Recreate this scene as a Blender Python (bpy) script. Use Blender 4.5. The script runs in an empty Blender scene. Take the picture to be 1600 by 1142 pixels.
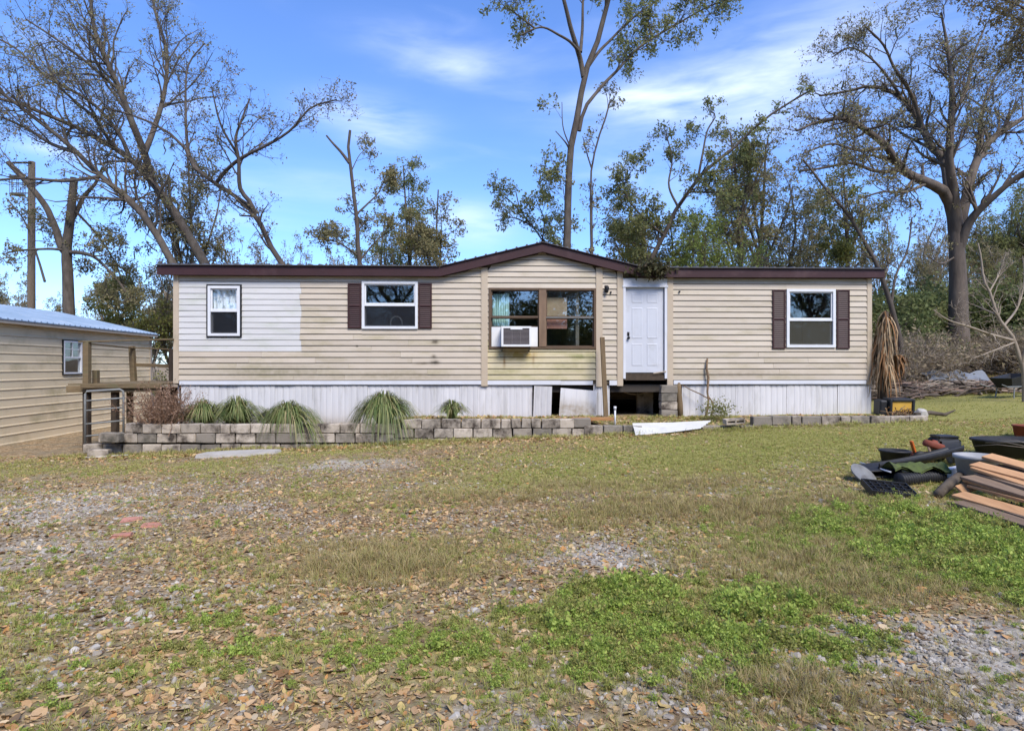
import bpy, math, random
import numpy as np
from mathutils import Vector, Matrix, Euler
R = math.radians
random.seed(7)
rng = np.random.default_rng(11)
SC = bpy.context.scene
COL = SC.collection

# ------------------------------------------------------------------ camera
CZ = 1.65
F = 960.0                      # focal length in pixels of a 1600 wide picture
cam = bpy.data.cameras.new('camera')
cam.sensor_width = 36.0
cam.lens = 36.0 * F / 1600.0
cam.clip_start = 0.05
cam.clip_end = 3000
camo = bpy.data.objects.new('camera', cam)
COL.objects.link(camo)
camo.location = (0, 0, CZ)
camo.rotation_euler = (R(90), 0, 0)
SC.camera = camo

# ------------------------------------------------------------------ light
SUN = Vector((0.30, -0.62, 0.80)).normalized()
SUN_STRENGTH, SUN_ANGLE, SKY_STRENGTH, EXPOSURE = 2.6, 25.0, 0.15, 0.98
world = bpy.data.worlds.new('World')
SC.world = world
world.use_nodes = True
nt = world.node_tree
nt.nodes.clear()
def wn(t, **kw):
    n = nt.nodes.new(t)
    for k, v in kw.items(): setattr(n, k, v)
    return n
def wl(a, b): nt.links.new(a, b)
sky = wn('ShaderNodeTexSky', sky_type='NISHITA')
sky.sun_disc = False
sky.sun_elevation = math.asin(SUN.z)
sky.sun_rotation = math.atan2(SUN.x, SUN.y)
sky.air_density, sky.dust_density, sky.ozone_density = 1.0, 0.35, 3.0
tint = wn('ShaderNodeMix', data_type='RGBA', blend_type='MULTIPLY')
tint.inputs[0].default_value = 1
tint.inputs[7].default_value = (0.56, 0.705, 0.99, 1)
wl(sky.outputs[0], tint.inputs[6])
tc = wn('ShaderNodeTexCoord')
def wmath(op, a, b=None):
    n = wn('ShaderNodeMath', operation=op)
    for i, v in enumerate((a, b)):
        if v is None: continue
        if isinstance(v, (int, float)): n.inputs[i].default_value = v
        else: wl(v, n.inputs[i])
    return n.outputs[0]
mp = wn('ShaderNodeMapping')
mp.inputs['Scale'].default_value = (2.2, 2.2, 8.0)
mp.inputs['Rotation'].default_value = (0, R(-9), 0)
mp.inputs['Location'].default_value = (3.7, 1.2, 0.6)
wl(tc.outputs['Generated'], mp.inputs[0])
n1 = wn('ShaderNodeTexNoise')
n1.inputs['Scale'].default_value = 1.3; n1.inputs['Detail'].default_value = 6; n1.inputs['Roughness'].default_value = .5
n1.inputs['Distortion'].default_value = .5
wl(mp.outputs[0], n1.inputs['Vector'])
mr = wn('ShaderNodeMapRange'); mr.interpolation_type = 'SMOOTHSTEP'
mr.inputs['From Min'].default_value = .54; mr.inputs['From Max'].default_value = .9
wl(n1.outputs['Fac'], mr.inputs['Value'])
cl = wmath('MULTIPLY', mr.outputs[0], .4)
mp2 = wn('ShaderNodeMapping'); mp2.inputs['Scale'].default_value = (5.5, 5.5, 26); mp2.inputs['Rotation'].default_value = (0, R(-7), 0); wl(tc.outputs['Generated'], mp2.inputs[0])
n2_ = wn('ShaderNodeTexNoise'); n2_.inputs['Scale'].default_value = 1.6; n2_.inputs['Detail'].default_value = 7; n2_.inputs['Roughness'].default_value = .52; n2_.inputs['Distortion'].default_value = .25
wl(mp2.outputs[0], n2_.inputs['Vector'])
mr2 = wn('ShaderNodeMapRange'); mr2.inputs['From Min'].default_value = .22; mr2.inputs['From Max'].default_value = .78; mr2.inputs['To Max'].default_value = 1.5; wl(n2_.outputs['Fac'], mr2.inputs['Value'])
wisp = mr2.outputs[0]
# cirrus wisps standing in their own directions of the sky
for (cx, cy, wx, wy, amp) in ((640, 62, 90, 26, .20), (720, 106, 78, 20, .42), (565, 178, 84, 26, .42), (610, 218, 52, 18, .34),
                              (1010, 158, 130, 30, .45), (1180, 130, 170, 60, .28), (1300, 60, 150, 70, .26), (1130, 200, 200, 60, .15), (730, 350, 60, 30, .4), (90, 235, 60, 14, .35),
                              (460, 290, 130, 30, .16)):
    d = Vector(((cx - 800) / F, 1, (571 - cy) / F)); l = d.length; d = d / l
    rt = d.cross(Vector((0, 0, 1))).normalized(); upv = rt.cross(d)
    vs = wn('ShaderNodeVectorMath', operation='SUBTRACT'); wl(tc.outputs['Generated'], vs.inputs[0]); vs.inputs[1].default_value = d
    q = None
    for ax, w in ((rt, wx / F / l), (upv, wy / F / l)):
        dt = wn('ShaderNodeVectorMath', operation='DOT_PRODUCT'); wl(vs.outputs[0], dt.inputs[0]); dt.inputs[1].default_value = ax
        s = wmath('DIVIDE', dt.outputs['Value'], w); s = wmath('MULTIPLY', s, s)
        q = s if q is None else wmath('ADD', q, s)
    g = wmath('MULTIPLY', wmath('POWER', math.e, wmath('MULTIPLY', q, -1.0)), amp)
    nn = wisp
    cl = wmath('ADD', cl, wmath('MULTIPLY', g, nn))
clc = wn('ShaderNodeClamp'); wl(cl, clc.inputs[0])
cm = wn('ShaderNodeMix', data_type='RGBA')
wl(clc.outputs[0], cm.inputs[0]); wl(tint.outputs[2], cm.inputs[6]); cm.inputs[7].default_value = (4.3, 4.8, 5.9, 1)
bg = wn('ShaderNodeBackground'); bg.inputs['Strength'].default_value = SKY_STRENGTH
wl(cm.outputs[2], bg.inputs['Color'])
wo = wn('ShaderNodeOutputWorld'); wl(bg.outputs[0], wo.inputs['Surface'])

sl = bpy.data.lights.new('sun', 'SUN'); sl.energy = SUN_STRENGTH; sl.angle = R(SUN_ANGLE); sl.color = (1, .95, .87)
so = bpy.data.objects.new('sun', sl); COL.objects.link(so); so.location = (0, -5, 30)
so.rotation_euler = SUN.to_track_quat('Z', 'Y').to_euler()
vs_ = SC.view_settings
SC.display_settings.display_device = 'sRGB'
vs_.view_transform = 'Standard'; vs_.look = 'None'; vs_.exposure = EXPOSURE; vs_.gamma = 1; vs_.use_curve_mapping = False
SC.cycles.max_bounces = 6; SC.cycles.transparent_max_bounces = 12
SC.cycles.use_denoising = True

# ------------------------------------------------------------------ maths and placing
def sst(a, b, x):
    t = np.clip((np.asarray(x, float) - a) / (b - a), 0, 1)
    return t * t * (3 - 2 * t)
def vnoise(x, y, seed=0):
    x = np.asarray(x, float); y = np.asarray(y, float)
    xi = np.floor(x).astype(np.int64); yi = np.floor(y).astype(np.int64)
    fx = x - xi; fy = y - yi
    fx = fx * fx * (3 - 2 * fx); fy = fy * fy * (3 - 2 * fy)
    def h(a, b):
        n = (a * 374761393 + b * 668265263 + seed * 1442695041) & 0x7fffffff
        n = ((n ^ (n >> 13)) * 1274126177) & 0x7fffffff
        n = n ^ (n >> 16)
        return (n & 0xffff) / 65535.0
    return (h(xi, yi) * (1 - fx) + h(xi + 1, yi) * fx) * (1 - fy) + (h(xi, yi + 1) * (1 - fx) + h(xi + 1, yi + 1) * fx) * fy
def fbm(x, y, seed=0, oct=4):
    s = 0; a = .5; f = 1.0; tot = 0
    for o in range(oct):
        s = s + a * vnoise(x * f + 17.3 * o, y * f - 9.1 * o, seed + o); tot += a; a *= .5; f *= 2.03
    return s / tot
def ground(X, Y):
    X = np.asarray(X, float); Y = np.asarray(Y, float)
    s = sst(0.5, 11.5, Y)
    xs = np.clip(X, -8.5, 30)
    z = s * (0.12 + 0.043 * xs)
    z = z + sst(9, 15, X) * sst(19, 28, Y) * 1.0
    z = z + (fbm(X * .55, Y * .55, 3, 3) - .5) * .10 * sst(0, 4, Y) * (1 - .6 * sst(11, 13, Y)) + (fbm(X * 3, Y * 3, 8, 3) - .5) * .03
    return z
def gz(x, y): return float(ground(x, y))
def P(px, py, Y): return Vector(((px - 800) / F * Y, Y, CZ - (py - 571) / F * Y))
def G(px, py):
    lo, hi = 1.0, 60.0
    Y = 1.0
    while Y < 60:
        x = (px - 800) / F * Y
        if CZ - (py - 571) / F * Y <= gz(x, Y): break
        Y += .05
    x = (px - 800) / F * Y
    return Vector((x, Y, gz(x, Y)))
WALL_Y = 12.8
def terr(X, Y):
    X = np.asarray(X, float); Y = np.asarray(Y, float)
    z = .22 + .235 * sst(-3.2, -2.3, X) + .04 * sst(4, 8, X)
    gap = sst(1.6, 2.2, X) * (1 - sst(4.6, 5.6, X))
    z = z - gap * .13 * (1 - sst(12.9, 14.2, Y))
    z = z + (fbm(X * 2, Y * 2, 21, 3) - .5) * .05
    lft = 1 - sst(-8.7, -8.1, X)
    return z * (1 - lft) + (ground(X, Y) - .05) * lft
def tz(x, y): return float(terr(x, y))

# ------------------------------------------------------------------ objects
def link(o, parent=None):
    COL.objects.link(o)
    if parent is not None: o.parent = parent
    return o
def tag(o, label=None, cat=None, group=None, kind=None):
    if label: o['label'] = label
    if cat: o['category'] = cat
    if group: o['group'] = group
    if kind: o['kind'] = kind
    return o
def empty(name, loc, label, cat, group=None, rot=(0, 0, 0)):
    o = bpy.data.objects.new(name, None); o.location = loc; o.rotation_euler = rot
    o.empty_display_size = .2
    link(o); return tag(o, label, cat, group)
def copy_tree(o, parent=None):
    c = o.copy(); COL.objects.link(c)
    if parent is not None: c.parent = parent
    for ch in o.children: copy_tree(ch, c)
    return c
def quads_mesh(name, V, Q, mats, midx=None, smooth=False):
    me = bpy.data.meshes.new(name)
    V = np.asarray(V, np.float32); Q = np.asarray(Q, np.int32)
    me.vertices.add(len(V)); me.vertices.foreach_set('co', V.ravel())
    k = Q.shape[1]
    me.loops.add(Q.size); me.loops.foreach_set('vertex_index', Q.ravel())
    me.polygons.add(len(Q)); me.polygons.foreach_set('loop_start', np.arange(len(Q), dtype=np.int32) * k)
    me.polygons.foreach_set('loop_total', np.full(len(Q), k, np.int32))
    for m in mats: me.materials.append(m)
    if midx is not None: me.polygons.foreach_set('material_index', np.asarray(midx, np.int32))
    if smooth: me.polygons.foreach_set('use_smooth', np.ones(len(Q), bool))
    me.update(calc_edges=True)
    return me
class MB:
    """collects shapes for ONE mesh"""
    def __init__(s): s.v = []; s.f = []; s.m = []
    def add(s, vs, fs, mi=0):
        o = len(s.v); s.v += [tuple(v) for v in vs]
        for f in fs: s.f.append(tuple(i + o for i in f)); s.m.append(mi)
        return s
    def box(s, x0, x1, y0, y1, z0, z1, mi=0, M=None):
        vs = [Vector(p) for p in ((x0, y0, z0), (x1, y0, z0), (x1, y1, z0), (x0, y1, z0), (x0, y0, z1), (x1, y0, z1), (x1, y1, z1), (x0, y1, z1))]
        if M is not None: vs = [M @ v for v in vs]
        return s.add(vs, ((0, 3, 2, 1), (4, 5, 6, 7), (0, 1, 5, 4), (1, 2, 6, 5), (2, 3, 7, 6), (3, 0, 4, 7)), mi)
    def cbox(s, x0, x1, y0, y1, z0, z1, b=.01, M=None, mi=0, jit=0):
        """box with chamfered edges"""
        cx, cy, cz = (x0 + x1) / 2, (y0 + y1) / 2, (z0 + z1) / 2
        h = ((x1 - x0) / 2, (y1 - y0) / 2, (z1 - z0) / 2)
        vs = []; ids = {}
        for sx in (-1, 1):
            for sy in (-1, 1):
                for sz in (-1, 1):
                    for a in range(3):
                        p = [sx * h[0], sy * h[1], sz * h[2]]
                        for k, sg in ((0, sx), (1, sy), (2, sz)):
                            if k != a: p[k] -= sg * b
                        v = Vector((p[0] + cx + random.uniform(-jit, jit), p[1] + cy + random.uniform(-jit, jit), p[2] + cz + random.uniform(-jit, jit)))
                        ids[(sx, sy, sz, a)] = len(vs); vs.append(M @ v if M is not None else v)
        fs = []
        for a in range(3):
            o = [k for k in range(3) if k != a]
            for sg in (-1, 1):
                f = []
                for (p, q) in ((-1, -1), (1, -1), (1, 1), (-1, 1)):
                    k = [0, 0, 0]; k[a] = sg; k[o[0]] = p; k[o[1]] = q
                    f.append(ids[(*k, a)])
                if (sg == 1) == (a == 1): f.reverse()
                fs.append(f)
            for p in (-1, 1):
                for q in (-1, 1):
                    f = []
                    for t, ax in ((-1, o[0]), (1, o[0]), (1, o[1]), (-1, o[1])):
                        k = [0, 0, 0]; k[a] = t; k[o[0]] = p; k[o[1]] = q
                        f.append(ids[(*k, ax)])
                    fs.append(f)
        for sx in (-1, 1):
            for sy in (-1, 1):
                for sz in (-1, 1): fs.append([ids[(sx, sy, sz, a)] for a in range(3)])
        return s.add(vs, fs, mi)
    def bar(s, p, q, w, d=None, up=(0, 0, 1), mi=0, b=0):
        p = Vector(p); q = Vector(q); d = w if d is None else d
        t = (q - p); L = t.length; t.normalize()
        u = Vector(up)
        if abs(t.dot(u)) > .98: u = Vector((0, 1, 0))
        x = t.cross(u).normalized(); y = x.cross(t)
        M = Matrix(((x.x, t.x, y.x, p.x), (x.y, t.y, y.y, p.y), (x.z, t.z, y.z, p.z), (0, 0, 0, 1)))
        if b: return s.cbox(-w / 2, w / 2, 0, L, -d / 2, d / 2, b, M, mi)
        return s.box(-w / 2, w / 2, 0, L, -d / 2, d / 2, mi, M)
    def tube(s, pts, r, n=6, mi=0, cap=True):
        pts = [Vector(p) for p in pts]; m = len(pts)
        rs = r if isinstance(r, (list, tuple)) else [r] * m
        vs = []; ref = Vector((.31, .53, .79))
        for i, p in enumerate(pts):
            t = (pts[min(i + 1, m - 1)] - pts[max(i - 1, 0)]).normalized()
            x = t.cross(ref)
            if x.length < .1: x = t.cross(Vector((1, 0, 0)))
            x.normalize(); y = t.cross(x)
            ref = -x.cross(t) if False else ref
            for k in range(n):
                a = 2 * math.pi * k / n
                vs.append(p + (x * math.cos(a) + y * math.sin(a)) * rs[i])
        fs = [(i * n + k, i * n + (k + 1) % n, (i + 1) * n + (k + 1) % n, (i + 1) * n + k) for i in range(m - 1) for k in range(n)]
        if cap: fs += [tuple(range(n - 1, -1, -1)), tuple((m - 1) * n + k for k in range(n))]
        return s.add(vs, fs, mi)
    def lathe(s, prof, n=20, M=None, mi=0, sx=1, sy=1):
        vs = []; m = len(prof)
        for (r, z) in prof:
            for k in range(n):
                a = 2 * math.pi * k / n
                v = Vector((r * math.cos(a) * sx, r * math.sin(a) * sy, z)); vs.append(M @ v if M is not None else v)
        fs = [(i * n + k, i * n + (k + 1) % n, (i + 1) * n + (k + 1) % n, (i + 1) * n + k) for i in range(m - 1) for k in range(n)]
        return s.add(vs, fs, mi)
    def mesh(s, name, mats, smooth=False):
        me = bpy.data.meshes.new(name); me.from_pydata(s.v, [], s.f)
        for m in (mats if isinstance(mats, (list, tuple)) else [mats]): me.materials.append(m)
        me.polygons.foreach_set('material_index', s.m)
        if smooth: me.polygons.foreach_set('use_smooth', [True] * len(s.f))
        me.update(); return me
    def build(s, name, mats, parent=None, smooth=False, loc=None, rot=None):
        o = bpy.data.objects.new(name, s.mesh(name, mats, smooth)); link(o, parent)
        if loc is not None: o.location = loc
        if rot is not None: o.rotation_euler = rot
        return o

# ------------------------------------------------------------------ materials
MATS = {}
def mat(name, c1, c2=None, rough=.8, scale=4.0, detail=5, bump=0.0, bscale=30.0, orand=0.0, stretch=(1, 1, 1), metal=0.0, spec=.3,
        c3=None, scale3=1.2, lo3=.52, hi3=.7, island=0.0, contrast=(.3, .7), stains_and_strips=()):
    m = bpy.data.materials.new(name); m.use_nodes = True
    t = m.node_tree; b = t.nodes['Principled BSDF']
    b.inputs['Roughness'].default_value = rough; b.inputs['Metallic'].default_value = metal
    b.inputs['Specular IOR Level'].default_value = spec
    N = t.nodes.new; L = t.links.new
    co = N('ShaderNodeTexCoord'); mpn = N('ShaderNodeMapping'); mpn.inputs['Scale'].default_value = stretch
    oi = N('ShaderNodeObjectInfo')
    av = N('ShaderNodeVectorMath'); av.operation = 'MULTIPLY_ADD'
    L(co.outputs['Object'], mpn.inputs[0])
    L(oi.outputs['Random'], av.inputs[0]); av.inputs[1].default_value = (31, 17, 23); L(mpn.outputs[0], av.inputs[2])
    vec = av.outputs[0] if orand else mpn.outputs[0]
    no = N('ShaderNodeTexNoise'); no.inputs['Scale'].default_value = scale; no.inputs['Detail'].default_value = detail
    no.inputs['Roughness'].default_value = .6
    L(vec, no.inputs['Vector'])
    mrn = N('ShaderNodeMapRange'); mrn.inputs['From Min'].default_value = contrast[0]; mrn.inputs['From Max'].default_value = contrast[1]
    L(no.outputs['Fac'], mrn.inputs['Value'])
    mx = N('ShaderNodeMix'); mx.data_type = 'RGBA'
    mx.inputs[6].default_value = (*c1, 1); mx.inputs[7].default_value = (*(c2 or [x * .8 for x in c1]), 1)
    L(mrn.outputs[0], mx.inputs[0]); out = mx.outputs[2]
    if c3:
        n3 = N('ShaderNodeTexNoise'); n3.inputs['Scale'].default_value = scale3; n3.inputs['Detail'].default_value = 6; n3.inputs['Roughness'].default_value = .65
        L(vec, n3.inputs['Vector'])
        m3 = N('ShaderNodeMapRange'); m3.inputs['From Min'].default_value = lo3; m3.inputs['From Max'].default_value = hi3
        L(n3.outputs['Fac'], m3.inputs['Value'])
        x3 = N('ShaderNodeMix'); x3.data_type = 'RGBA'; L(m3.outputs[0], x3.inputs[0]); L(out, x3.inputs[6]); x3.inputs[7].default_value = (*c3, 1); out = x3.outputs[2]
    if orand or island:
        hs = N('ShaderNodeHueSaturation'); L(out, hs.inputs['Color'])
        ma = N('ShaderNodeMapRange'); k = orand or island
        ma.inputs['To Min'].default_value = 1 - k; ma.inputs['To Max'].default_value = 1 + k
        if island:
            ge = N('ShaderNodeNewGeometry'); L(ge.outputs['Random Per Island'], ma.inputs['Value'])
        else: L(oi.outputs['Random'], ma.inputs['Value'])
        L(ma.outputs[0], hs.inputs['Value']); out = hs.outputs[0]
    if stains_and_strips:
        sx = N('ShaderNodeSeparateXYZ'); L(co.outputs['Object'], sx.inputs[0])
        def mm(op, a, c):
            n = N('ShaderNodeMath'); n.operation = op
            for i, v in enumerate((a, c)):
                if isinstance(v, (int, float)): n.inputs[i].default_value = v
                else: L(v, n.inputs[i])
            return n.outputs[0]
        ns = N('ShaderNodeTexNoise'); ns.inputs['Scale'].default_value = 9; ns.inputs['Detail'].default_value = 6; L(co.outputs['Object'], ns.inputs['Vector'])
        for (su, sz, wu, wz, colr, am) in stains_and_strips:
            q = mm('ADD', mm('POWER', mm('ABSOLUTE', mm('DIVIDE', mm('SUBTRACT', sx.outputs[0], su), wu), 0), 2), mm('POWER', mm('ABSOLUTE', mm('DIVIDE', mm('SUBTRACT', sx.outputs[2], sz), wz), 0), 2))
            g = mm('MULTIPLY', mm('POWER', 2.718, mm('MULTIPLY', q, -1.0)), mm('MULTIPLY', ns.outputs['Fac'], am * 2))
            cl_ = N('ShaderNodeClamp'); L(g, cl_.inputs[0])
            xs = N('ShaderNodeMix'); xs.data_type = 'RGBA'; L(cl_.outputs[0], xs.inputs[0]); L(out, xs.inputs[6]); xs.inputs[7].default_value = (*colr, 1); out = xs.outputs[2]
    L(out, b.inputs['Base Color'])
    if bump:
        nb = N('ShaderNodeTexNoise'); nb.inputs['Scale'].default_value = bscale; nb.inputs['Detail'].default_value = 6; L(vec, nb.inputs['Vector'])
        bp = N('ShaderNodeBump'); bp.inputs['Strength'].default_value = bump; bp.inputs['Distance'].default_value = .02
        L(nb.outputs['Fac'], bp.inputs['Height']); L(bp.outputs[0], b.inputs['Normal'])
    MATS[name] = m; return m
def leafmat(name, cols, trans=.35, rough=.7, objrandom=False):
    """leaves: every leaf (mesh island or instance) takes its own tone"""
    m = bpy.data.materials.new(name); m.use_nodes = True
    t = m.node_tree; t.nodes.clear(); N = t.nodes.new; L = t.links.new
    ge = N('ShaderNodeNewGeometry'); rp = N('ShaderNodeValToRGB')
    src = ge.outputs['Random Per Island']
    if objrandom:
        oi = N('ShaderNodeObjectInfo'); ad = N('ShaderNodeMath'); ad.operation = 'ADD'; L(oi.outputs['Random'], ad.inputs[0]); L(src, ad.inputs[1])
        fr = N('ShaderNodeMath'); fr.operation = 'FRACT'; L(ad.outputs[0], fr.inputs[0]); src = fr.outputs[0]
    L(src, rp.inputs[0])
    el = rp.color_ramp.elements
    el[0].color = (*cols[0], 1); el[1].color = (*cols[-1], 1); el[0].position = 0; el[1].position = 1
    for i, c in enumerate(cols[1:-1]):
        e = el.new((i + 1) / (len(cols) - 1)); e.color = (*c, 1)
    d = N('ShaderNodeBsdfPrincipled'); d.inputs['Roughness'].default_value = rough; d.inputs['Specular IOR Level'].default_value = .25
    tr = N('ShaderNodeBsdfTranslucent'); mx = N('ShaderNodeMixShader'); mx.inputs[0].default_value = trans
    L(rp.outputs[0], d.inputs['Base Color']); L(rp.outputs[0], tr.inputs['Color'])
    L(d.outputs[0], mx.inputs[1]); L(tr.outputs[0], mx.inputs[2])
    o = N('ShaderNodeOutputMaterial'); L(mx.outputs[0], o.inputs['Surface'])
    MATS[name] = m; return m
def glassmat(name, tintc, refl=.10, rough=.015, wav=.0):
    m = bpy.data.materials.new(name); m.use_nodes = True
    t = m.node_tree; t.nodes.clear(); N = t.nodes.new; L = t.links.new
    tr = N('ShaderNodeBsdfTransparent'); tr.inputs[0].default_value = (*tintc, 1)
    gl = N('ShaderNodeBsdfGlossy'); gl.inputs['Roughness'].default_value = rough; gl.inputs['Color'].default_value = (.95, .97, 1, 1)
    ge = N('ShaderNodeNewGeometry'); dt = N('ShaderNodeVectorMath'); dt.operation = 'DOT_PRODUCT'; L(ge.outputs['Normal'], dt.inputs[0]); L(ge.outputs['Incoming'], dt.inputs[1])
    def mth(op, a, c):
        n = N('ShaderNodeMath'); n.operation = op
        for i, v in enumerate((a, c)):
            if isinstance(v, (int, float)): n.inputs[i].default_value = v
            else: L(v, n.inputs[i])
        return n.outputs[0]
    sch = mth('POWER', mth('SUBTRACT', 1.0, mth('ABSOLUTE', dt.outputs['Value'], 0.0)), 5.0)
    ad = N('ShaderNodeMath'); ad.operation = 'ADD'; ad.use_clamp = True; L(mth('MULTIPLY', sch, .9), ad.inputs[0]); ad.inputs[1].default_value = refl + .045
    if wav:
        co = N('ShaderNodeTexCoord'); nb = N('ShaderNodeTexNoise'); nb.inputs['Scale'].default_value = 1.6; nb.inputs['Detail'].default_value = 1; L(co.outputs['Object'], nb.inputs['Vector'])
        bp = N('ShaderNodeBump'); bp.inputs['Strength'].default_value = wav; bp.inputs['Distance'].default_value = .02
        L(nb.outputs['Fac'], bp.inputs['Height']); L(bp.outputs[0], gl.inputs['Normal'])
    mx = N('ShaderNodeMixShader'); L(ad.outputs[0], mx.inputs[0]); L(tr.outputs[0], mx.inputs[1]); L(gl.outputs[0], mx.inputs[2])
    o = N('ShaderNodeOutputMaterial'); L(mx.outputs[0], o.inputs['Surface'])
    MATS[name] = m; return m
def screenmat(name, col, alpha):
    m = bpy.data.materials.new(name); m.use_nodes = True
    t = m.node_tree; t.nodes.clear(); N = t.nodes.new; L = t.links.new
    tr = N('ShaderNodeBsdfTransparent'); d = N('ShaderNodeBsdfDiffuse'); d.inputs[0].default_value = (*col, 1)
    mx = N('ShaderNodeMixShader'); mx.inputs[0].default_value = alpha; L(tr.outputs[0], mx.inputs[1]); L(d.outputs[0], mx.inputs[2])
    o = N('ShaderNodeOutputMaterial'); L(mx.outputs[0], o.inputs['Surface'])
    return m

m_siding = mat('vinyl_siding', (.515, .44, .345), (.455, .38, .295), rough=.55, scale=.8, orand=.06, c3=(.34, .285, .17), scale3=.9, lo3=.50, hi3=.80, stretch=(1, 1, 2.5), bump=.05, bscale=60,
    stains_and_strips=[(-1.80, 2.20, .07, .05, (.07, .05, .03), .9), (-1.82, 1.85, .06, .05, (.08, .055, .03), .7), (-1.80, 1.72, .10, .045, (.06, .045, .03), 1.0), (-2.1, 1.70, .16, .03, (.10, .07, .04), .7), (-3.6, 2.1, .03, .02, (.05, .04, .03), .8),
            (-5.5, 1.5, 1.4, .16, (.22, .19, .11), .6), (-2.6, 1.42, 1.6, .10, (.26, .21, .13), .6), (5.0, 1.45, 2.0, .08, (.25, .20, .13), .5)])
m_siding_w = mat('white_siding', (.59, .57, .545), (.53, .51, .485), rough=.5, scale=.9, orand=.04, c3=(.44, .45, .36), scale3=1.3, lo3=.50, hi3=.82, stretch=(1, 1, 3))
m_siding_mossy = mat('stained_siding', (.55, .47, .31), (.49, .41, .26), rough=.6, scale=1.1, orand=.05, c3=(.34, .30, .13), scale3=1.5, lo3=.46, hi3=.78, stretch=(1, 1, 2),
    stains_and_strips=[(.13, 1.90, .42, .10, (.36, .24, .06), 1.1), (-.18, 1.78, .03, .18, (.22, .12, .04), .9), (.5, 1.8, .03, .12, (.25, .15, .06), .7), (1.3, 1.62, .5, .14, (.26, .24, .11), .5), (-.2, 1.5, .5, .12, (.27, .24, .11), .5), (1.6, 1.86, .25, .06, (.22, .22, .08), .8)])
m_backing = mat('lap_shade_backing', (.10, .078, .055), rough=.9)  # dark tone put in to deepen the shade lines under the laps
m_trim = mat('corner_trim', (.50, .41, .30), (.44, .35, .255), rough=.55, scale=1.2, c3=(.28, .235, .14), scale3=1.6, lo3=.58, hi3=.85)
m_white = mat('white_trim', (.64, .64, .67), (.57, .57, .59), rough=.5, scale=2, c3=(.50, .49, .45), scale3=2.3, lo3=.58, hi3=.85)
m_skirt = mat('skirting_vinyl', (.60, .58, .575), (.53, .51, .505), rough=.55, scale=1.3, orand=.07, c3=(.38, .36, .33), scale3=1.8, lo3=.52, hi3=.82, stretch=(3, 1, .6), stains_and_strips=[(.2, .20, 6, .22, (.26, .21, .15), .75), (.2, 1.2, 6, .03, (.2, .18, .15), .5)])  # muddy towards the bottom, with a darker strip along the top edge
m_door = mat('door_paint', (.55, .555, .59), (.50, .505, .54), rough=.45, scale=1.5, c3=(.40, .39, .38), scale3=2.5, lo3=.54, hi3=.85)
m_maroon = mat('maroon_paint', (.052, .021, .022), (.040, .017, .018), rough=.55, scale=2, c3=(.085, .046, .046), scale3=1.4, lo3=.55, hi3=.8)
m_shutter = mat('shutter_plastic', (.048, .019, .018), (.038, .016, .015), rough=.5, scale=6)
m_roofm = mat('metal_roof', (.10, .085, .085), (.16, .15, .15), rough=.4, scale=3, metal=.4)
m_frame_w = mat('window_vinyl', (.68, .68, .69), (.62, .62, .63), rough=.4, scale=5)
m_frame_b = mat('bronze_frame', (.10, .065, .042), (.14, .09, .055), rough=.5, scale=6, metal=.2)
m_mullion = mat('brown_mullion', (.22, .14, .085), (.15, .095, .06), rough=.6, scale=8, stretch=(1, 1, .3))
m_black = mat('black_rubber', (.012, .012, .014), rough=.6)
m_int = mat('interior_wall', (.20, .17, .14), rough=.9)
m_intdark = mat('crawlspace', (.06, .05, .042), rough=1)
m_glass = glassmat('window_glass', (.95, .97, .97), .045, .02, .12)
m_glass2 = glassmat('picture_glass', (.94, .97, .97), .075, .015, .12)
m_screen = screenmat('insect_screen', (.028, .030, .036), .46)
m_screen2 = screenmat('brown_screen', (.10, .095, .075), .38)
m_oldwood = mat('weathered_wood', (.24, .165, .085), (.15, .10, .055), rough=.85, scale=3, stretch=(8, 8, .8), bump=.3, bscale=25, orand=.15)
m_deckwood = mat('deck_wood', (.19, .135, .072), (.12, .084, .045), rough=.85, scale=3, stretch=(1, 6, 6), bump=.25, orand=.18, c3=(.13, .12, .06), scale3=2)
m_darkwood = mat('dark_wood', (.085, .06, .04), (.05, .036, .026), rough=.9, scale=4, stretch=(6, 6, 1), bump=.3)  # darker wood tone for posts, beam, threshold and small woodwork
m_block = mat('concrete_block', (.47, .40, .32), (.34, .285, .225), rough=.95, scale=5, orand=.24, c3=(.055, .042, .032), scale3=3.0, lo3=.43, hi3=.64, bump=.5, bscale=60)
m_block_d = mat('mossy_block', (.24, .205, .165), (.22, .19, .155), rough=.95, scale=5, orand=.2, c3=(.06, .055, .04), scale3=4, lo3=.45, hi3=.7, bump=.5, bscale=60)
m_galv = mat('galvanised_steel', (.24, .245, .235), (.17, .17, .16), rough=.7, metal=.1, scale=6)
m_sheetm = mat('painted_sheet', (.55, .535, .50), (.47, .455, .43), rough=.5, scale=3, c3=(.42, .40, .36), scale3=3, lo3=.6, hi3=.85)
m_shed = mat('shed_metal', (.74, .60, .39), (.67, .535, .345), rough=.55, scale=.8, orand=.03, c3=(.38, .32, .17), scale3=.8, lo3=.52, hi3=.80, spec=.2)
m_shedtrim = mat('shed_trim', (.42, .35, .27), (.36, .30, .23), rough=.6)
m_shedroof = mat('shed_roof_sky_tint', (.24, .31, .40), (.18, .25, .33), rough=.55, metal=.1, scale=1.5, c3=(.33, .39, .46), scale3=.8)  # blue of the reflected sky put into the metal's base colour
m_pole = mat('pole_wood', (.24, .185, .125), (.16, .12, .085), rough=.95, scale=4, stretch=(5, 5, .3), bump=.4)
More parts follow.
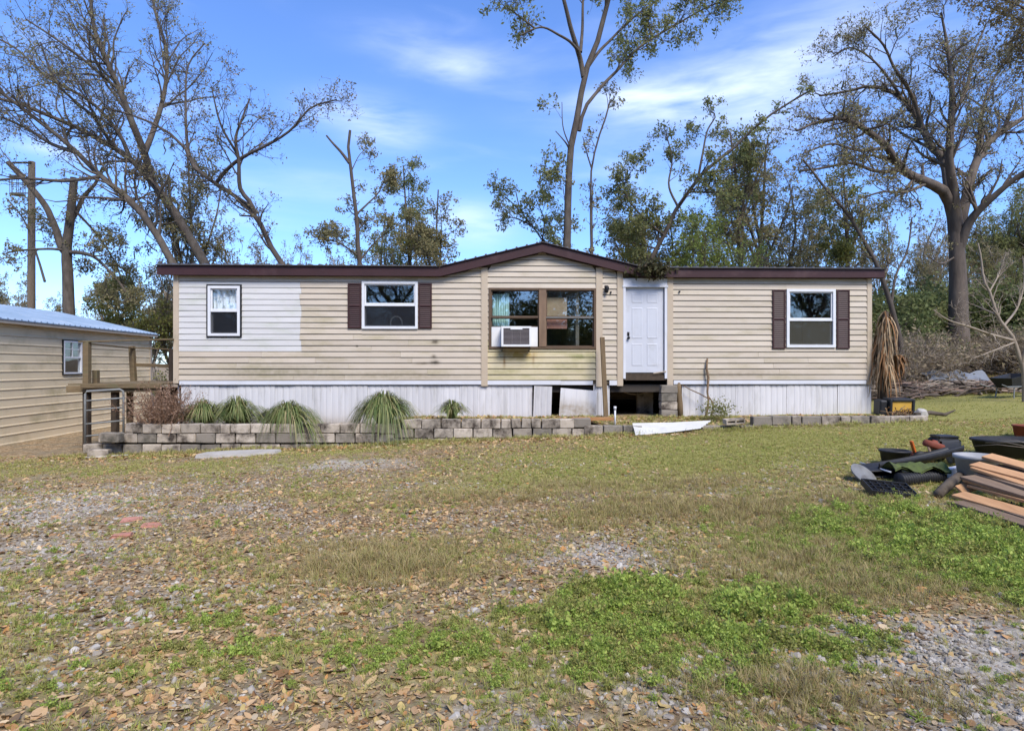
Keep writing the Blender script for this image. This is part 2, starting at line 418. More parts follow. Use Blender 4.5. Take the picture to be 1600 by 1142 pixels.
m_bark = mat('bark_grey_brown', (.125, .098, .074), (.062, .048, .036), rough=.95, scale=7, stretch=(1, 1, .35), bump=.7, bscale=14, c3=(.14, .125, .095), scale3=1.5, lo3=.55, hi3=.75)
m_bark_dark = mat('bark_dark', (.11, .086, .067), (.06, .047, .037), rough=.95, scale=7, stretch=(1, 1, .35), bump=.6, bscale=14)
m_bark_pink = mat('bark_pinkish', (.15, .115, .088), (.075, .058, .045), rough=.95, scale=6, stretch=(1, 1, .25), bump=.7, bscale=12, c3=(.10, .09, .08), scale3=1.3, lo3=.58, hi3=.8)
m_bark_pale = mat('bark_pale', (.33, .265, .20), (.22, .175, .13), rough=.9, scale=6, stretch=(1, 1, .3), bump=.3)
m_lf_olive = leafmat('leaves_olive', [(.17, .165, .068), (.28, .25, .11), (.35, .28, .14), (.21, .20, .085)], trans=.5)
m_lf_brown = leafmat('leaves_dry_olive', [(0.163, 0.131, 0.062), (0.263, 0.206, 0.110), (0.200, 0.175, 0.075), (0.325, 0.237, 0.131)], trans=.45)
m_lf_green = leafmat('leaves_green', [(.15, .17, .055), (.235, .245, .085), (.30, .28, .11), (.18, .195, .07)], trans=.5)
m_lf_dark = leafmat('leaves_evergreen', [(.10, .13, .045), (.16, .185, .065), (.22, .23, .09)], trans=.45)
m_lf_yell = leafmat('leaves_yellow_green', [(0.163, 0.175, 0.044), (0.263, 0.237, 0.062), (0.200, 0.213, 0.053), (0.112, 0.131, 0.035)], trans=.45)
m_lf_bright = leafmat('leaves_bright_green', [(.20, .25, .055), (.29, .33, .085), (.16, .20, .045)], trans=.5)
m_moss = leafmat('hanging_moss', [(.15, .155, .11), (.21, .20, .15), (.11, .115, .075)], trans=.2)
# ------------------------------------------------------------------ ground
gravel_b = [(60, 790, 1.9, 1.3, .9), (30, 870, 1.0, .8, .8), (240, 800, 1.6, .8, .5), (940, 866, .62, .42, 1.0), (540, 725, 1.3, .6, .75),
            (1180, 1050, .7, .28, .9), (1000, 1070, .5, .3, .8), (1350, 1010, .9, .32, .8), (1520, 1030, .9, .5, 1.0), (1540, 1110, .7, .25, .9), (770, 1110, .6, .25, .6), (200, 960, .9, .5, .35),
            (560, 910, .7, .4, .3), (60, 1060, .5, .4, .35), (1350, 790, 1.0, .4, .3), (700, 760, 2.0, .5, .3)]
weed_b = [(1090, 985, .78, .55, 1.0), (1000, 940, .5, .3, .9), (1180, 940, .55, .4, .95), (1460, 840, 1.35, 1.05, 1.1), (1560, 890, .8, .7, 1.0), (1380, 900, .7, .4, .55), (850, 975, .5, .3, .55),
          (620, 1010, .9, .3, .34), (330, 1030, .8, .3, .27), (560, 960, .5, .25, .32), (720, 990, .5, .3, .55), (1290, 855, .8, .5, .55), (120, 1060, .6, .3, .3), (760, 1060, .6, .3, .35), (1310, 800, 1, .5, .4),
          (350, 960, .8, .3, .25), (1230, 900, .5, .3, .4)]
dry_b = [(600, 885, .75, .4, 1.0), (680, 860, .6, .35, .6), (1130, 800, 1.5, .55, 1.0), (1270, 880, .9, .5, .8), (1010, 760, 1.6, .6, .65), (800, 775, 1.6, .5, .5), (560, 870, .8, .4, .6), (1330, 1090, .9, .2, .5), (1200, 1080, .5, .2, .4), (1330, 920, .6, .35, .8)]
lawn_b = [(1300, 690, 3.2, 2.2, .95), (1150, 715, 2.5, 1.5, .8), (950, 740, 2.5, .9, .55), (1500, 640, 4, 4, .9), (1240, 760, 1.6, .7, .4), (1050, 690, 2, .8, .6), (600, 700, 4, .6, .35), (300, 730, 3, .7, .35), (800, 760, 2, .6, .45), (1560, 610, 5, 4, .7)]
litter_b = [(850, 700, 1.6, .6, .9), (300, 950, 3, 1.2, .8), (600, 800, 3, 1.2, .7), (950, 800, 1.6, .7, .9), (1080, 840, .9, .4, .7), (1380, 950, .7, .4, .6), (300, 1100, 2, .4, .7), (1440, 760, 1.0, .6, .4), (1530, 830, .6, .5, .5), (400, 780, 3, 1.3, .5)]
def blobs(bl): return [(*G(a, b)[:2], rx, ry, s) for a, b, rx, ry, s in bl]
GB = {k: blobs(v) for k, v in dict(gravel=gravel_b, weed=weed_b, dry=dry_b, lawn=lawn_b, litter=litter_b).items()}
def mask(kind, X, Y, seed, ns=1.4, amp=.9):
    m = np.zeros_like(X)
    for (bx, by, rx, ry, s) in GB[kind]:
        q = ((X - bx) / rx) ** 2 + ((Y - by) / ry) ** 2
        m = np.maximum(m, s * np.exp(-q * .7))
    n = fbm(X * ns, Y * ns, seed, 4)
    return np.clip(m + (n - .5) * amp * np.clip(m * 2.2, 0, 1) + .35 * (fbm(X * ns * 4, Y * ns * 4, seed + 3, 3) - .5) * np.clip(m * 3, 0, 1), 0, 1.2)
def masks(X, Y):
    return dict(gravel=mask('gravel', X, Y, 31, 2.2), weed=mask('weed', X, Y, 41, 2.0, 1.1), dry=mask('dry', X, Y, 51, 1.6), lawn=mask('lawn', X, Y, 61, .9, 1.0), litter=mask('litter', X, Y, 71, 1.2))

def axis(segs):
    out = []
    for a, b, st in segs: out += list(np.arange(a, b, st))
    return np.array(out + [segs[-1][1]])
gx = axis([(-400, -60, 20), (-60, -16, 2), (-16, -9, .3), (-9, 9, .09), (9, 24, .3), (24, 60, 2), (60, 400, 20)])
gy = axis([(-60, -4, 4), (-4, 1.8, .4), (1.8, 13.4, .06), (13.4, 30, .35), (30, 70, 2), (70, 600, 25)])
XX, YY = np.meshgrid(gx, gy)
ZZ = ground(XX, YY)
nx, ny = len(gx), len(gy)
ii = (np.arange(ny - 1)[:, None] * nx + np.arange(nx - 1)[None]).ravel()
quads = np.stack([ii, ii + 1, ii + nx + 1, ii + nx], 1)
m_ground = bpy.data.materials.new('ground_soil'); m_ground.use_nodes = True
def ground_nodes(m):
    t = m.node_tree; b = t.nodes['Principled BSDF']; b.inputs['Roughness'].default_value = 1; b.inputs['Specular IOR Level'].default_value = .1
    N = t.nodes.new; L = t.links.new
    co = N('ShaderNodeTexCoord')
    at = N('ShaderNodeVertexColor'); at.layer_name = 'cover'
    se = N('ShaderNodeSeparateColor'); L(at.outputs[0], se.inputs[0])
    def noise(s, d=5, r=.6):
        n = N('ShaderNodeTexNoise'); n.inputs['Scale'].default_value = s; n.inputs['Detail'].default_value = d; n.inputs['Roughness'].default_value = r
        L(co.outputs['Object'], n.inputs['Vector']); return n.outputs['Fac']
    def ramp(src, stops):
        r = N('ShaderNodeValToRGB'); L(src, r.inputs[0]); el = r.color_ramp.elements
        el[0].position, el[0].color = stops[0][0], (*stops[0][1], 1); el[1].position, el[1].color = stops[-1][0], (*stops[-1][1], 1)
        for p, c in stops[1:-1]: e = el.new(p); e.color = (*c, 1)
        return r.outputs[0]
    def mix(f, a, b_):
        x = N('ShaderNodeMix'); x.data_type = 'RGBA'; L(f, x.inputs[0]); L(a, x.inputs[6]); L(b_, x.inputs[7]); return x.outputs[2]
    vo = N('ShaderNodeTexVoronoi'); vo.inputs['Scale'].default_value = 26; L(co.outputs['Object'], vo.inputs['Vector'])
    vs2 = N('ShaderNodeSeparateColor'); L(vo.outputs['Color'], vs2.inputs[0])
    soil = ramp(noise(9, 8, .7), [(.3, (.11, .082, .050)), (.5, (.21, .165, .105)), (.7, (.31, .25, .17))])
    litter = ramp(vs2.outputs[0], [(0, (.12, .075, .04)), (.35, (.25, .165, .085)), (.7, (.35, .245, .14)), (1, (.44, .34, .21))])
    lf = N('ShaderNodeMapRange'); L(noise(3.1, 5), lf.inputs['Value']); lf.inputs['From Min'].default_value = .40; lf.inputs['From Max'].default_value = .58
    base = mix(lf.outputs[0], soil, litter)
    vg = N('ShaderNodeTexVoronoi'); vg.inputs['Scale'].default_value = 34; L(co.outputs['Object'], vg.inputs['Vector'])
    vg2 = N('ShaderNodeSeparateColor'); L(vg.outputs['Color'], vg2.inputs[0])
    grav = ramp(vg2.outputs[1], [(0, (.24, .205, .165)), (.5, (.37, .325, .265)), (1, (.48, .43, .36))])
    def thr(src, a, bb, nsc):
        ad = N('ShaderNodeMath'); ad.operation = 'MULTIPLY_ADD'; L(noise(nsc, 5), ad.inputs[0]); ad.inputs[1].default_value = .7; L(src, ad.inputs[2])
        q = N('ShaderNodeMapRange'); L(ad.outputs[0], q.inputs['Value']); q.inputs['From Min'].default_value = a; q.inputs['From Max'].default_value = bb; return q.outputs[0]
    base = mix(thr(se.outputs[0], .72, 1.15, 5), base, grav)
    gr = ramp(noise(14, 6, .7), [(.3, (.15, .15, .045)), (.5, (.25, .23, .07)), (.7, (.34, .29, .11))])
    base = mix(thr(se.outputs[1], .42, .9, 6), base, gr)
    dr = ramp(noise(18, 6, .7), [(.3, (.17, .125, .06)), (.7, (.33, .255, .14))])
    base = mix(thr(se.outputs[2], .65, 1.05, 6), base, dr)
    L(base, b.inputs['Base Color'])
    bp = N('ShaderNodeBump'); bp.inputs['Strength'].default_value = .6; bp.inputs['Distance'].default_value = .03
    L(noise(38, 6, .7), bp.inputs['Height']); L(bp.outputs[0], b.inputs['Normal'])
ground_nodes(m_ground)
def cover_attr(me, X, Y, extra=None):
    mk = masks(X, Y)
    c = np.zeros((X.size, 4), np.float32)
    c[:, 0] = mk['gravel'].ravel(); c[:, 1] = np.maximum(mk['lawn'], mk['weed'] * .8).ravel(); c[:, 2] = mk['dry'].ravel(); c[:, 3] = 1
    a = me.color_attributes.new('cover', 'FLOAT_COLOR', 'POINT'); a.data.foreach_set('color', c.ravel())
gme = quads_mesh('ground', np.stack([XX.ravel(), YY.ravel(), ZZ.ravel()], 1), quads, [m_ground], smooth=True)
cover_attr(gme, XX.ravel(), YY.ravel())
tag(link(bpy.data.objects.new('ground', gme)), kind='structure')
# raised bed behind the block wall, on which the home stands
tx = np.arange(-8.75, 8.95, .1); ty = np.arange(12.93, 20.5, .1)
TX, TY = np.meshgrid(tx, ty); TZ = terr(TX, TY)
n2 = len(tx); i2 = (np.arange(len(ty) - 1)[:, None] * n2 + np.arange(n2 - 1)[None]).ravel()
tme = quads_mesh('terrace_ground', np.stack([TX.ravel(), TY.ravel(), TZ.ravel()], 1), np.stack([i2, i2 + 1, i2 + n2 + 1, i2 + n2], 1), [m_ground], smooth=True)
cover_attr(tme, TX.ravel(), TY.ravel())
tag(link(bpy.data.objects.new('terrace_ground', tme)), kind='structure')

# ------------------------------------------------------------------ the mobile home
HY, TH = 14.4, R(2.0)
home = empty('mobile_home', (0, HY, 0), 'long beige mobile home with maroon trim and white skirting', 'mobile home', rot=(0, 0, TH))
def H(px, py=571):
    k = (px - 800) / F
    u = HY * k / (math.cos(TH) - k * math.sin(TH))
    Y = HY + u * math.sin(TH)
    return u, CZ - (py - 571) / F * Y
def U(px): return H(px)[0]
def HW(u, d, z):
    """home coordinates -> world"""
    return Vector((u * math.cos(TH) - d * math.sin(TH), HY + u * math.sin(TH) + d * math.cos(TH), z))
UL, UR = U(273), U(1360)
ZS, ZK, ZF0, ZF1 = 1.30, 1.195, 3.71, 3.93          # siding bottom, skirting top, fascia bottom and top
DEPTH = 4.3
uGL, uGP, uGR = U(689), U(847), U(1003)
ZP0, ZP1 = 4.29, 4.50
wins = {}
def rect(a, b, c, d):
    u0, z1 = H(a, b); u1, z0 = H(c, d); return (u0, u1, z0, z1)
W1 = rect(326, 447, 376, 525); W2 = rect(566, 440, 653, 514); W3 = rect(764, 450, 931, 545); W4 = rect(1228, 452, 1304, 543)
DR = rect(974, 447, 1042, 600); DR = (DR[0], DR[1], ZK, DR[3])
HOLES = [W1, W2, W3, W4, DR]
def subtract(rects, h):
    out = []
    for (a, b, c, d) in rects:
        x0, x1, z0, z1 = max(a, h[0]), min(b, h[1]), max(c, h[2]), min(d, h[3])
        if x0 >= x1 or z0 >= z1: out.append((a, b, c, d)); continue
        if a < x0: out.append((a, x0, c, d))
        if x1 < b: out.append((x1, b, c, d))
        if c < z0: out.append((x0, x1, c, z0))
        if z1 < d: out.append((x0, x1, z1, d))
    return out
# wall core with its openings
rs = [(UL + .01, UR - .01, ZK + .02, ZF0 + .05)]
for h in HOLES: rs = subtract(rs, h)
b = MB()
for (a, c, d, e) in rs: b.box(a, c, .004, .10, d, e)
b.add([(uGL + .2, .006, ZF0 + .052), (uGR - .2, .006, ZF0 + .052), (uGP, .006, ZP0 + .02), (uGL + .2, .10, ZF0 + .052), (uGR - .2, .10, ZF0 + .052), (uGP, .10, ZP0 + .02)],
      [(0, 1, 2), (5, 4, 3), (0, 3, 4, 1), (1, 4, 5, 2), (2, 5, 3, 0)])
b.build('wall', m_backing, home)
b = MB()
b.box(UL + .01, UL + .11, .102, DEPTH - .102, ZK, ZF0 + .04); b.box(UR - .11, UR - .01, .102, DEPTH - .102, ZK, ZF0 + .04); b.box(UL + .01, UR - .01, DEPTH - .1, DEPTH, ZK, ZF0 + .04)
b.build('rear_wall', m_siding, home)
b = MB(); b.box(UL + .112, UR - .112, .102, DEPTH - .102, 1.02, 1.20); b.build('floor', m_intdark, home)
b = MB(); b.box(UL + .112, UR - .112, .102, DEPTH - .104, 3.60, 3.66); b.build('ceiling', m_int, home)
b = MB(); b.box(UL + .115, UR - .115, 3.0, 3.06, 1.202, 3.598)
for q in (560, 740, 960, 1120): b.box(U(q) - .9, U(q) - .82, .11, 2.99, 1.203, 3.597)
b.build('interior_partition', m_int, home)

# siding boards, row by row
PITCH = (ZF0 - ZS) / 18
tA, tB, tC, tD = (U(752), U(762)), (U(931), U(941)), (U(964), U(973)), (U(1042), U(1051))
cL, cR = U(280), U(1354)
patch = rect(276, 443, 470, 551)
pz0 = ZS + PITCH * round((patch[2] - ZS) / PITCH); pz1 = ZS + PITCH * round((patch[3] - ZS) / PITCH)
def rakeL(z): return uGL + max(0, (z - ZF0 + .02)) / (ZP0 - ZF0) * (uGP - uGL)
def rakeR(z): return uGR - max(0, (z - ZF0 + .02)) / (ZP0 - ZF0) * (uGR - uGP)
board_i = 0
def board(r0, r1, a0, b0, a1, b1, z0, z1, m, label=None, gap=.012):
    """one lapped board piece; r0..r1 is its full row, z0..z1 the piece"""
    global board_i
    if label: gap = .006
    if a0 == a1 and b0 == b1 and b0 - a0 > 3.2:
        s_ = random.uniform(a0 + 1, b0 - 1); board(r0, r1, a0, s_, a0, s_, z0, z1, m, label); board(r0, r1, s_ + .004, b0, s_ + .004, b0, z0, z1, m, label); return
    z0g = z0 + (gap if abs(z0 - r0) < 1e-4 else 0)
    f = lambda z: -.007 - (.012 if label else .022) * (1 - (z - r0) / (r1 - r0))
    w = random.uniform(-.003, .003); h_ = random.uniform(-.003, .003); z0g += h_ if z0g > z0 else 0
    vs = [(a0, f(z0g) + w, z0g), (b0, f(z0g) - w, z0g), (b1, f(z1), z1), (a1, f(z1), z1), (a0, .001, z0g), (b0, .001, z0g), (b1, .001, z1), (a1, .001, z1)]
    o = MB().add(vs, [(0, 1, 2, 3), (4, 7, 6, 5), (0, 4, 5, 1), (3, 2, 6, 7), (0, 3, 7, 4), (1, 5, 6, 2)]).build('siding_board', m, home)
    if label: o['label'] = label
    board_i += 1
secs = [(cL, tA[0], m_siding), (tA[1], tB[0], m_siding_mossy), (tB[1], tC[0], m_siding), (tD[1], cR, m_siding)]
for i in range(24):
    z0 = ZS + i * PITCH; z1 = z0 + PITCH
    if z0 > ZP0 - .03: break
    for si, (a, bb, m) in enumerate(secs):
        if z0 > ZF0 - .03:
            a0, b0, a1, b1 = max(a, rakeL(z0)), min(bb, rakeR(z0)), max(a, rakeL(z1)), min(bb, rakeR(z1))
            if a0 >= b0 - .02: continue
            if a1 > b1: a1 = b1 = min(max(uGP, a0), b0) if a0 < uGP < b0 else (a0 if a0 > uGP else b0)
            board(z0, z1, a0, b0, a1, b1, z0, z1, m_siding); continue
        rr = [(a, bb, z0, z1)]
        if si == 0:
            for h in (W1, W2): rr = subtract(rr, h)
        elif si == 1: rr = subtract(rr, W3)
        elif si == 3: rr = subtract(rr, W4)
        for (p, q, c, d) in rr:
            if d - c < .02 or q - p < .02: continue
            pieces = [(p, q, False)]
            if si == 0 and pz0 - .01 < z0 < pz1 - .01:
                if q <= patch[1]: pieces = [(p, q, True)]
                elif p < patch[1]: e_ = patch[1] + random.uniform(-.025, .025); pieces = [(p, e_, True), (e_ + .004, q, False)]
            for (pp, qq, wh) in pieces:
                mm = m_siding_w if wh else (m if z0 < 2.2 or si != 1 else m_siding)
                board(z0, z1, pp, qq, pp, qq, c, d, mm, 'white replacement siding board' if wh else None)
def part(name, m, *boxes, parent=home, b=0):
    mb = MB()
    for bx in boxes:
        if b: mb.cbox(*bx, b)
        else: mb.box(*bx)
    return mb.build(name, m, parent)
part('corner_trim', m_trim, (UL - .02, cL, -.032, .06, ZS - .06, ZF0 + .01))
part('corner_trim', m_trim, (cR, UR + .02, -.032, .06, ZS - .10, ZF0 + .01))
part('vertical_trim', m_trim, (tA[0], tA[1], -.04, .003, H(757, 603)[1], 3.93))
part('vertical_trim', m_trim, (tB[0], tB[1], -.04, .003, H(936, 604)[1], 3.95))
part('vertical_trim', m_trim, (tC[0], tC[1], -.042, .003, 1.17, 3.86))
part('vertical_trim', m_trim, (tD[0], tD[1], -.042, .003, 1.17, 3.72))
# fascia
OV = .13
def fascia(u0, za0, za1, u1, zb0, zb1, name='fascia', y0=-OV - .03, y1=-OV):
    vs = [(u0, y0, za0), (u1, y0, zb0), (u1, y0, zb1), (u0, y0, za1), (u0, y1, za0), (u1, y1, zb0), (u1, y1, zb1), (u0, y1, za1)]
    return MB().add(vs, [(0, 1, 2, 3), (4, 7, 6, 5), (0, 4, 5, 1), (3, 2, 6, 7), (0, 3, 7, 4), (1, 5, 6, 2)]).build(name, m_maroon, home)
fl, fr = U(251), U(1376)
fascia(fl, ZF0, ZF1, uGL, ZF0, ZF1); fascia(uGR, ZF0, ZF1, fr, ZF0 + .02, ZF1 + .0)
fascia(uGL + .001, ZF0, ZF1, uGP, ZP0, ZP1, 'gable_fascia'); fascia(uGP + .001, ZP0, ZP1, uGR - .001, ZF0, ZF1, 'gable_fascia')
for (u0, z0, u1, z1) in ((fl, ZF0, uGL, ZF0), (uGL, ZF0, uGP, ZP0), (uGP, ZP0, uGR, ZF0), (uGR, ZF0, fr, ZF0)):
    fascia(u0, z0 + .012, z0 + .03, u1, z1 + .012, z1 + .03, 'soffit', -OV + .001, .0035)
# ribbed metal roof: low main roof, front gable over the bay, drip edge with a wavy rib profile
RIB = .23
def roof_strip(u0, u1, zf, zb, yf, yb, name):
    mb = MB(); n = int((u1 - u0) / RIB); us = []
    for k in range(n + 1):
        s = u0 + (u1 - u0) * k / (n or 1)
        for du, dz in ((0, 0), (.07, .0), (.085, .026), (.115, .026), (.13, 0)):
            if s + du < u1: us.append((s + du, dz))
    vs = []
    for (u, dz) in us:
        f = zf(u) if callable(zf) else zf
        e = zb(u) if callable(zb) else zb
        vs += [(u, yf, f + dz), (u, yb, e + dz), (u, yf, f - .012)]
    fs = []
    for k in range(len(us) - 1): fs += [(3 * k, 3 * k + 3, 3 * k + 4, 3 * k + 1), (3 * k + 2, 3 * k + 5, 3 * k + 3, 3 * k)]
    return mb.add(vs, fs).build(name, m_roofm, home)
zr = ZF1 + .016
roof_strip(fl, uGL, zr, zr + .22, -OV - .075, 2.2, 'roof')
roof_strip(uGR, fr, zr, zr + .22, -OV - .075, 2.2, 'roof')
roof_strip(fl, fr, zr + .219, zr, 2.2, DEPTH + .15, 'roof')
for (a, c, za, zc) in ((uGL, uGP, zr, ZP1 + .016), (uGP, uGR, ZP1 + .016, zr)):
    g = lambda u, a=a, c=c, za=za, zc=zc: za + (zc - za) * (u - a) / (c - a)
    roof_strip(a, c, g, lambda u: g(u) + .0, -OV - .075, 2.25, 'gable_roof')
# gutter-less underside that closes the roof space
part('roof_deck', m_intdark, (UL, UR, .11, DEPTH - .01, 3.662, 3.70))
part('drip_edge', m_galv, (fl, uGL - .02, -OV - .082, -OV - .032, ZF1 + .001, ZF1 + .003), (uGR + .02, fr, -OV - .082, -OV - .032, ZF1 + .001, ZF1 + .003))
# white band over the skirting
part('skirting_band', m_white, (UL + .12, U(757) - .045, -.035, .0, ZK + .012, ZS - .002))
part('skirting_band', m_white, (U(757) + .045, U(876), -.035, .0, ZK + .004, ZS - .002))
part('skirting_band', m_white, (U(876) + .004, U(926), -.032, .0, ZK + .0, ZS - .012))
part('skirting_band', m_white, (U(952), U(965), -.032, .0, ZK - .01, ZS - .002))
part('skirting_band', m_white, (U(1052), UR - .12, -.035, .0, ZK + .014, ZS - .002))

# windows
def frame_boxes(r, w, y0, y1):
    a, c, d, e = r
    return [(a, a + w, y0, y1, d, e), (c - w, c, y0, y1, d, e), (a + w, c - w, y0, y1, d, d + w), (a + w, c - w, y0, y1, e - w, e)]
def pane(r, y, m, par, name='pane'):
    return part(name, m, (r[0], r[1], y, y + .006, r[2], r[3]), parent=par)
def window(r, mid, fw=.065, fm=m_frame_w, gm=m_glass, screen=True, label=None, edge=None, sm=m_screen):
    a, c, d, e = r
    w = part('window', fm, *frame_boxes((a, c, d, e), fw, -.055, .09))
    if label: w['label'] = label
    if edge: part('edge_seal', edge, *frame_boxes((a - .035, c + .035, d - .035, e + .035), .034, -.04, -.002), parent=w)
    zm = d + (e - d) * mid
    up = (a + fw + .002, c - fw - .002, zm + .022, e - fw - .002); lo = (a + fw + .002, c - fw - .002, d + fw + .002, zm - .022)
    part('sash', fm, *frame_boxes(up, .03, -.02, .02), parent=w)
    part('meeting_rail', fm, (a + fw + .001, c - fw - .001, -.035, .03, zm - .021, zm + .021), parent=w)
    part('sash', fm, *frame_boxes(lo, .022, .03, .06), parent=w)
    pane((up[0] + .03, up[1] - .03, up[2] + .03, up[3] - .03), .0, gm, w); pane((lo[0] + .022, lo[1] - .022, lo[2] + .022, lo[3] - .022), .045, gm, w)
    if screen: pane((lo[0] + .001, lo[1] - .001, lo[2], lo[3]), -.012, sm, w, 'insect_screen')
    return w
window(W1, .50, .058, label='narrow sash window in the white siding patch', edge=m_black)
window(W2, .50, .058, label='sash window with a tap behind its lower screen')
window(W4, .47, .062, label='tall shuttered sash window at the right end', sm=m_screen2)
# picture window: two lights in bronze frame
a, c, d, e = W3
mu = (U(842), U(853))
pw = part('picture_window', m_frame_b, *frame_boxes(W3, .05, -.05, .09))
part('mullion', m_mullion, (mu[0], mu[1], -.06, .088, d + .051, e - .051), parent=pw)
for (p, q) in ((a + .052, mu[0] - .002), (mu[1] + .002, c - .052)):
    zm = H(800, 496)[1]
    part('sash', m_frame_b, *frame_boxes((p, q, zm + .012, e - .052), .025, -.01, .02), parent=pw)
    part('meeting_rail', m_frame_b if p < 0 and p < mu[0] - .5 else m_galv, (p, q, -.03, .025, zm - .011, zm + .011), parent=pw)
    pane((p + .026, q - .026, zm + .038, e - .078), .0, m_glass2, pw)
    lowz = d + .054 if p > mu[0] else H(800, 511)[1]
    part('sash', m_frame_b, *frame_boxes((p, q, lowz, zm - .012), .022, .03, .05), parent=pw)
    pane((p + .023, q - .023, lowz + .023, zm - .035), .038, m_glass2, pw)
# shutters
def shutter(x0, y0, x1, y1):
    u0, z1 = H(x0, y0); u1, z0 = H(x1, y1)
    s = part('shutter', m_shutter, *frame_boxes((u0, u1, z0, z1), .035, -.05, -.024), (u0 + .035, u1 - .035, -.05, -.024, (z0 + z1) / 2 - .02, (z0 + z1) / 2 + .02), (u0 + .02, u1 - .02, -.0245, -.020, z0 + .02, z1 - .02))
    for (q0, q1) in ((z0 + .036, (z0 + z1) / 2 - .021), ((z0 + z1) / 2 + .021, z1 - .036)):
        n = int((q1 - q0) / .045); mb = MB()
        for k in range(n):
            za = q0 + (q1 - q0) * k / n; zb_ = q0 + (q1 - q0) * (k + .92) / n
            mb.add([(u0 + .036, -.046, za), (u1 - .036, -.046, za), (u1 - .036, -.028, zb_), (u0 + .036, -.028, zb_), (u0 + .036, -.026, za), (u1 - .036, -.026, za)], [(0, 1, 2, 3), (0, 4, 5, 1)])
        tag(mb.build('louvres', m_shutter, s), kind='stuff')
for q in ((544, 443, 565, 513), (654, 443, 675, 513), (1206, 453, 1226, 545), (1306, 453, 1326, 545)): shutter(*q)
# things seen behind the panes
m_curt = mat('curtain_cloth', (.62, .80, .75), (.48, .66, .62), rough=.9, scale=3, stretch=(6, 1, .5))
m_lace = mat('lace_cloth', (.85, .87, .90), (.22, .25, .27), rough=.9, scale=8, detail=3, contrast=(.52, .66))
m_card = mat('cardboard', (.50, .36, .23), (.40, .28, .18), rough=.9, scale=5)
m_cardr = mat('red_card', (.50, .24, .18), (.40, .18, .14), rough=.9, scale=8)
m_tap_pale = mat('pale_tap_grey', (.80, .79, .78), rough=.4, metal=.0, spec=.6)  # chrome would mirror the dark room, so its brightness is in the colour
def hanging(name, m, x0, y0, x1, y1, d, label, cat, waves=7):
    u0, z1 = H(x0, y0); u1, z0 = H(x1, y1); mb = MB(); n = 40
    vs = [((u0 + (u1 - u0) * k / n), d + .03 * math.sin(k / n * waves * 6.28) + s, z) for s in (0, .006) for z in (z0, z1) for k in range(n + 1)]
    N1 = n + 1
    fs = [(k, k + 1, N1 + k + 1, N1 + k) for k in range(n)] + [(2 * N1 + k + 1, 2 * N1 + k, 3 * N1 + k, 3 * N1 + k + 1) for k in range(n)]
    o = mb.add(vs, fs).build(name, m, None, True, (0, HY, 0), (0, 0, TH)); return tag(o, label, cat)
hanging('curtain', m_curt, 770, 458, 796, 511, .14, 'pale turquoise curtain behind the pane above the air conditioner', 'curtain')
hanging('curtain', m_lace, 331, 451, 371, 486, .09, 'white lace curtain behind the upper pane in the white patch', 'curtain', 4)
o = MB().box(U(853), U(887), .13, .145, H(870, 496)[1], H(870, 464)[1]).build('cardboard_panel', m_card, None, loc=(0, HY, 0), rot=(0, 0, TH)); tag(o, 'tan cardboard panel behind the right half of the picture window', 'panel')
o = MB().box(U(853), U(887), .12, .135, H(870, 513)[1], H(870, 497)[1]).build('sign_panel', m_cardr, None, loc=(0, HY, 0), rot=(0, 0, TH)); tag(o, 'reddish panel leaning low behind the right half of the picture window', 'panel')
fu, fz = H(609, 512)
pts = [(fu, .14, fz - .1)] + [(fu + .13 - .13 * math.cos(t), .14, fz + .14 + .13 * math.sin(t)) for t in np.linspace(0, 2.75, 12)] + [(fu + .275, .14, fz + .06)]
o = MB().tube(pts, .017, 8).build('kitchen_tap', m_tap_pale, None, True, (0, HY, 0), (0, 0, TH)); tag(o, 'curved metal kitchen tap behind a lower window screen', 'tap')
o = MB().box(U(570), U(652), .11, .8, fz - .16, fz - .101).build('countertop', m_card, None, loc=(0, HY, 0), rot=(0, 0, TH)); tag(o, 'countertop carrying the kitchen tap behind the window', 'countertop')
# door
dz0, dz1 = H(1000, 582)[1], H(1000, 449)[1]; du0, du1 = U(978), U(1037)
door = part('door', m_door, (du0, du1, .02, .06, dz0, dz1))
w = du1 - du0; hgt = dz1 - dz0
for (c0, c1) in ((.16, .44), (.56, .84)):
    for (r0, r1) in ((.05, .26), (.33, .62), (.67, .87)) if False else ((.08, .34), (.40, .76), (.82, .93)):
        x0, x1, z0, z1 = du0 + w * c0, du0 + w * c1, dz0 + hgt * r0, dz0 + hgt * r1
        mb = MB()
        for (ins, y) in ((0, .019), (.012, .009), (.022, .009), (.04, .018)):
            pass
        v = []
        for (ins, y) in ((0, .0195), (.010, .0125), (.02, .0125), (.038, .019 - .004)):
            v += [(x0 + ins, y, z0 + ins), (x1 - ins, y, z0 + ins), (x1 - ins, y, z1 - ins), (x0 + ins, y, z1 - ins)]
        f = [(4 * k + j, 4 * k + (j + 1) % 4, 4 * k + 4 + (j + 1) % 4, 4 * k + 4 + j) for k in range(3) for j in range(4)] + [(12, 13, 14, 15)]
        mb.add(v, f).build('door_panel', m_door, door)
kx, kz = H(982, 528)
mb = MB(); Mk = Matrix.Translation((kx, .018, kz)) @ Matrix.Rotation(R(90), 4, 'X')
mb.lathe([(.03, 0), (.03, .012), (.014, .014), (.014, .03), (.03, .036), (.034, .05), (.022, .064), (.001, .066)], 14, Mk)
mb.box(kx - .025, kx + .025, .008, .019, kz + .05, kz + .14)
mb.build('door_knob', m_black, door, True)
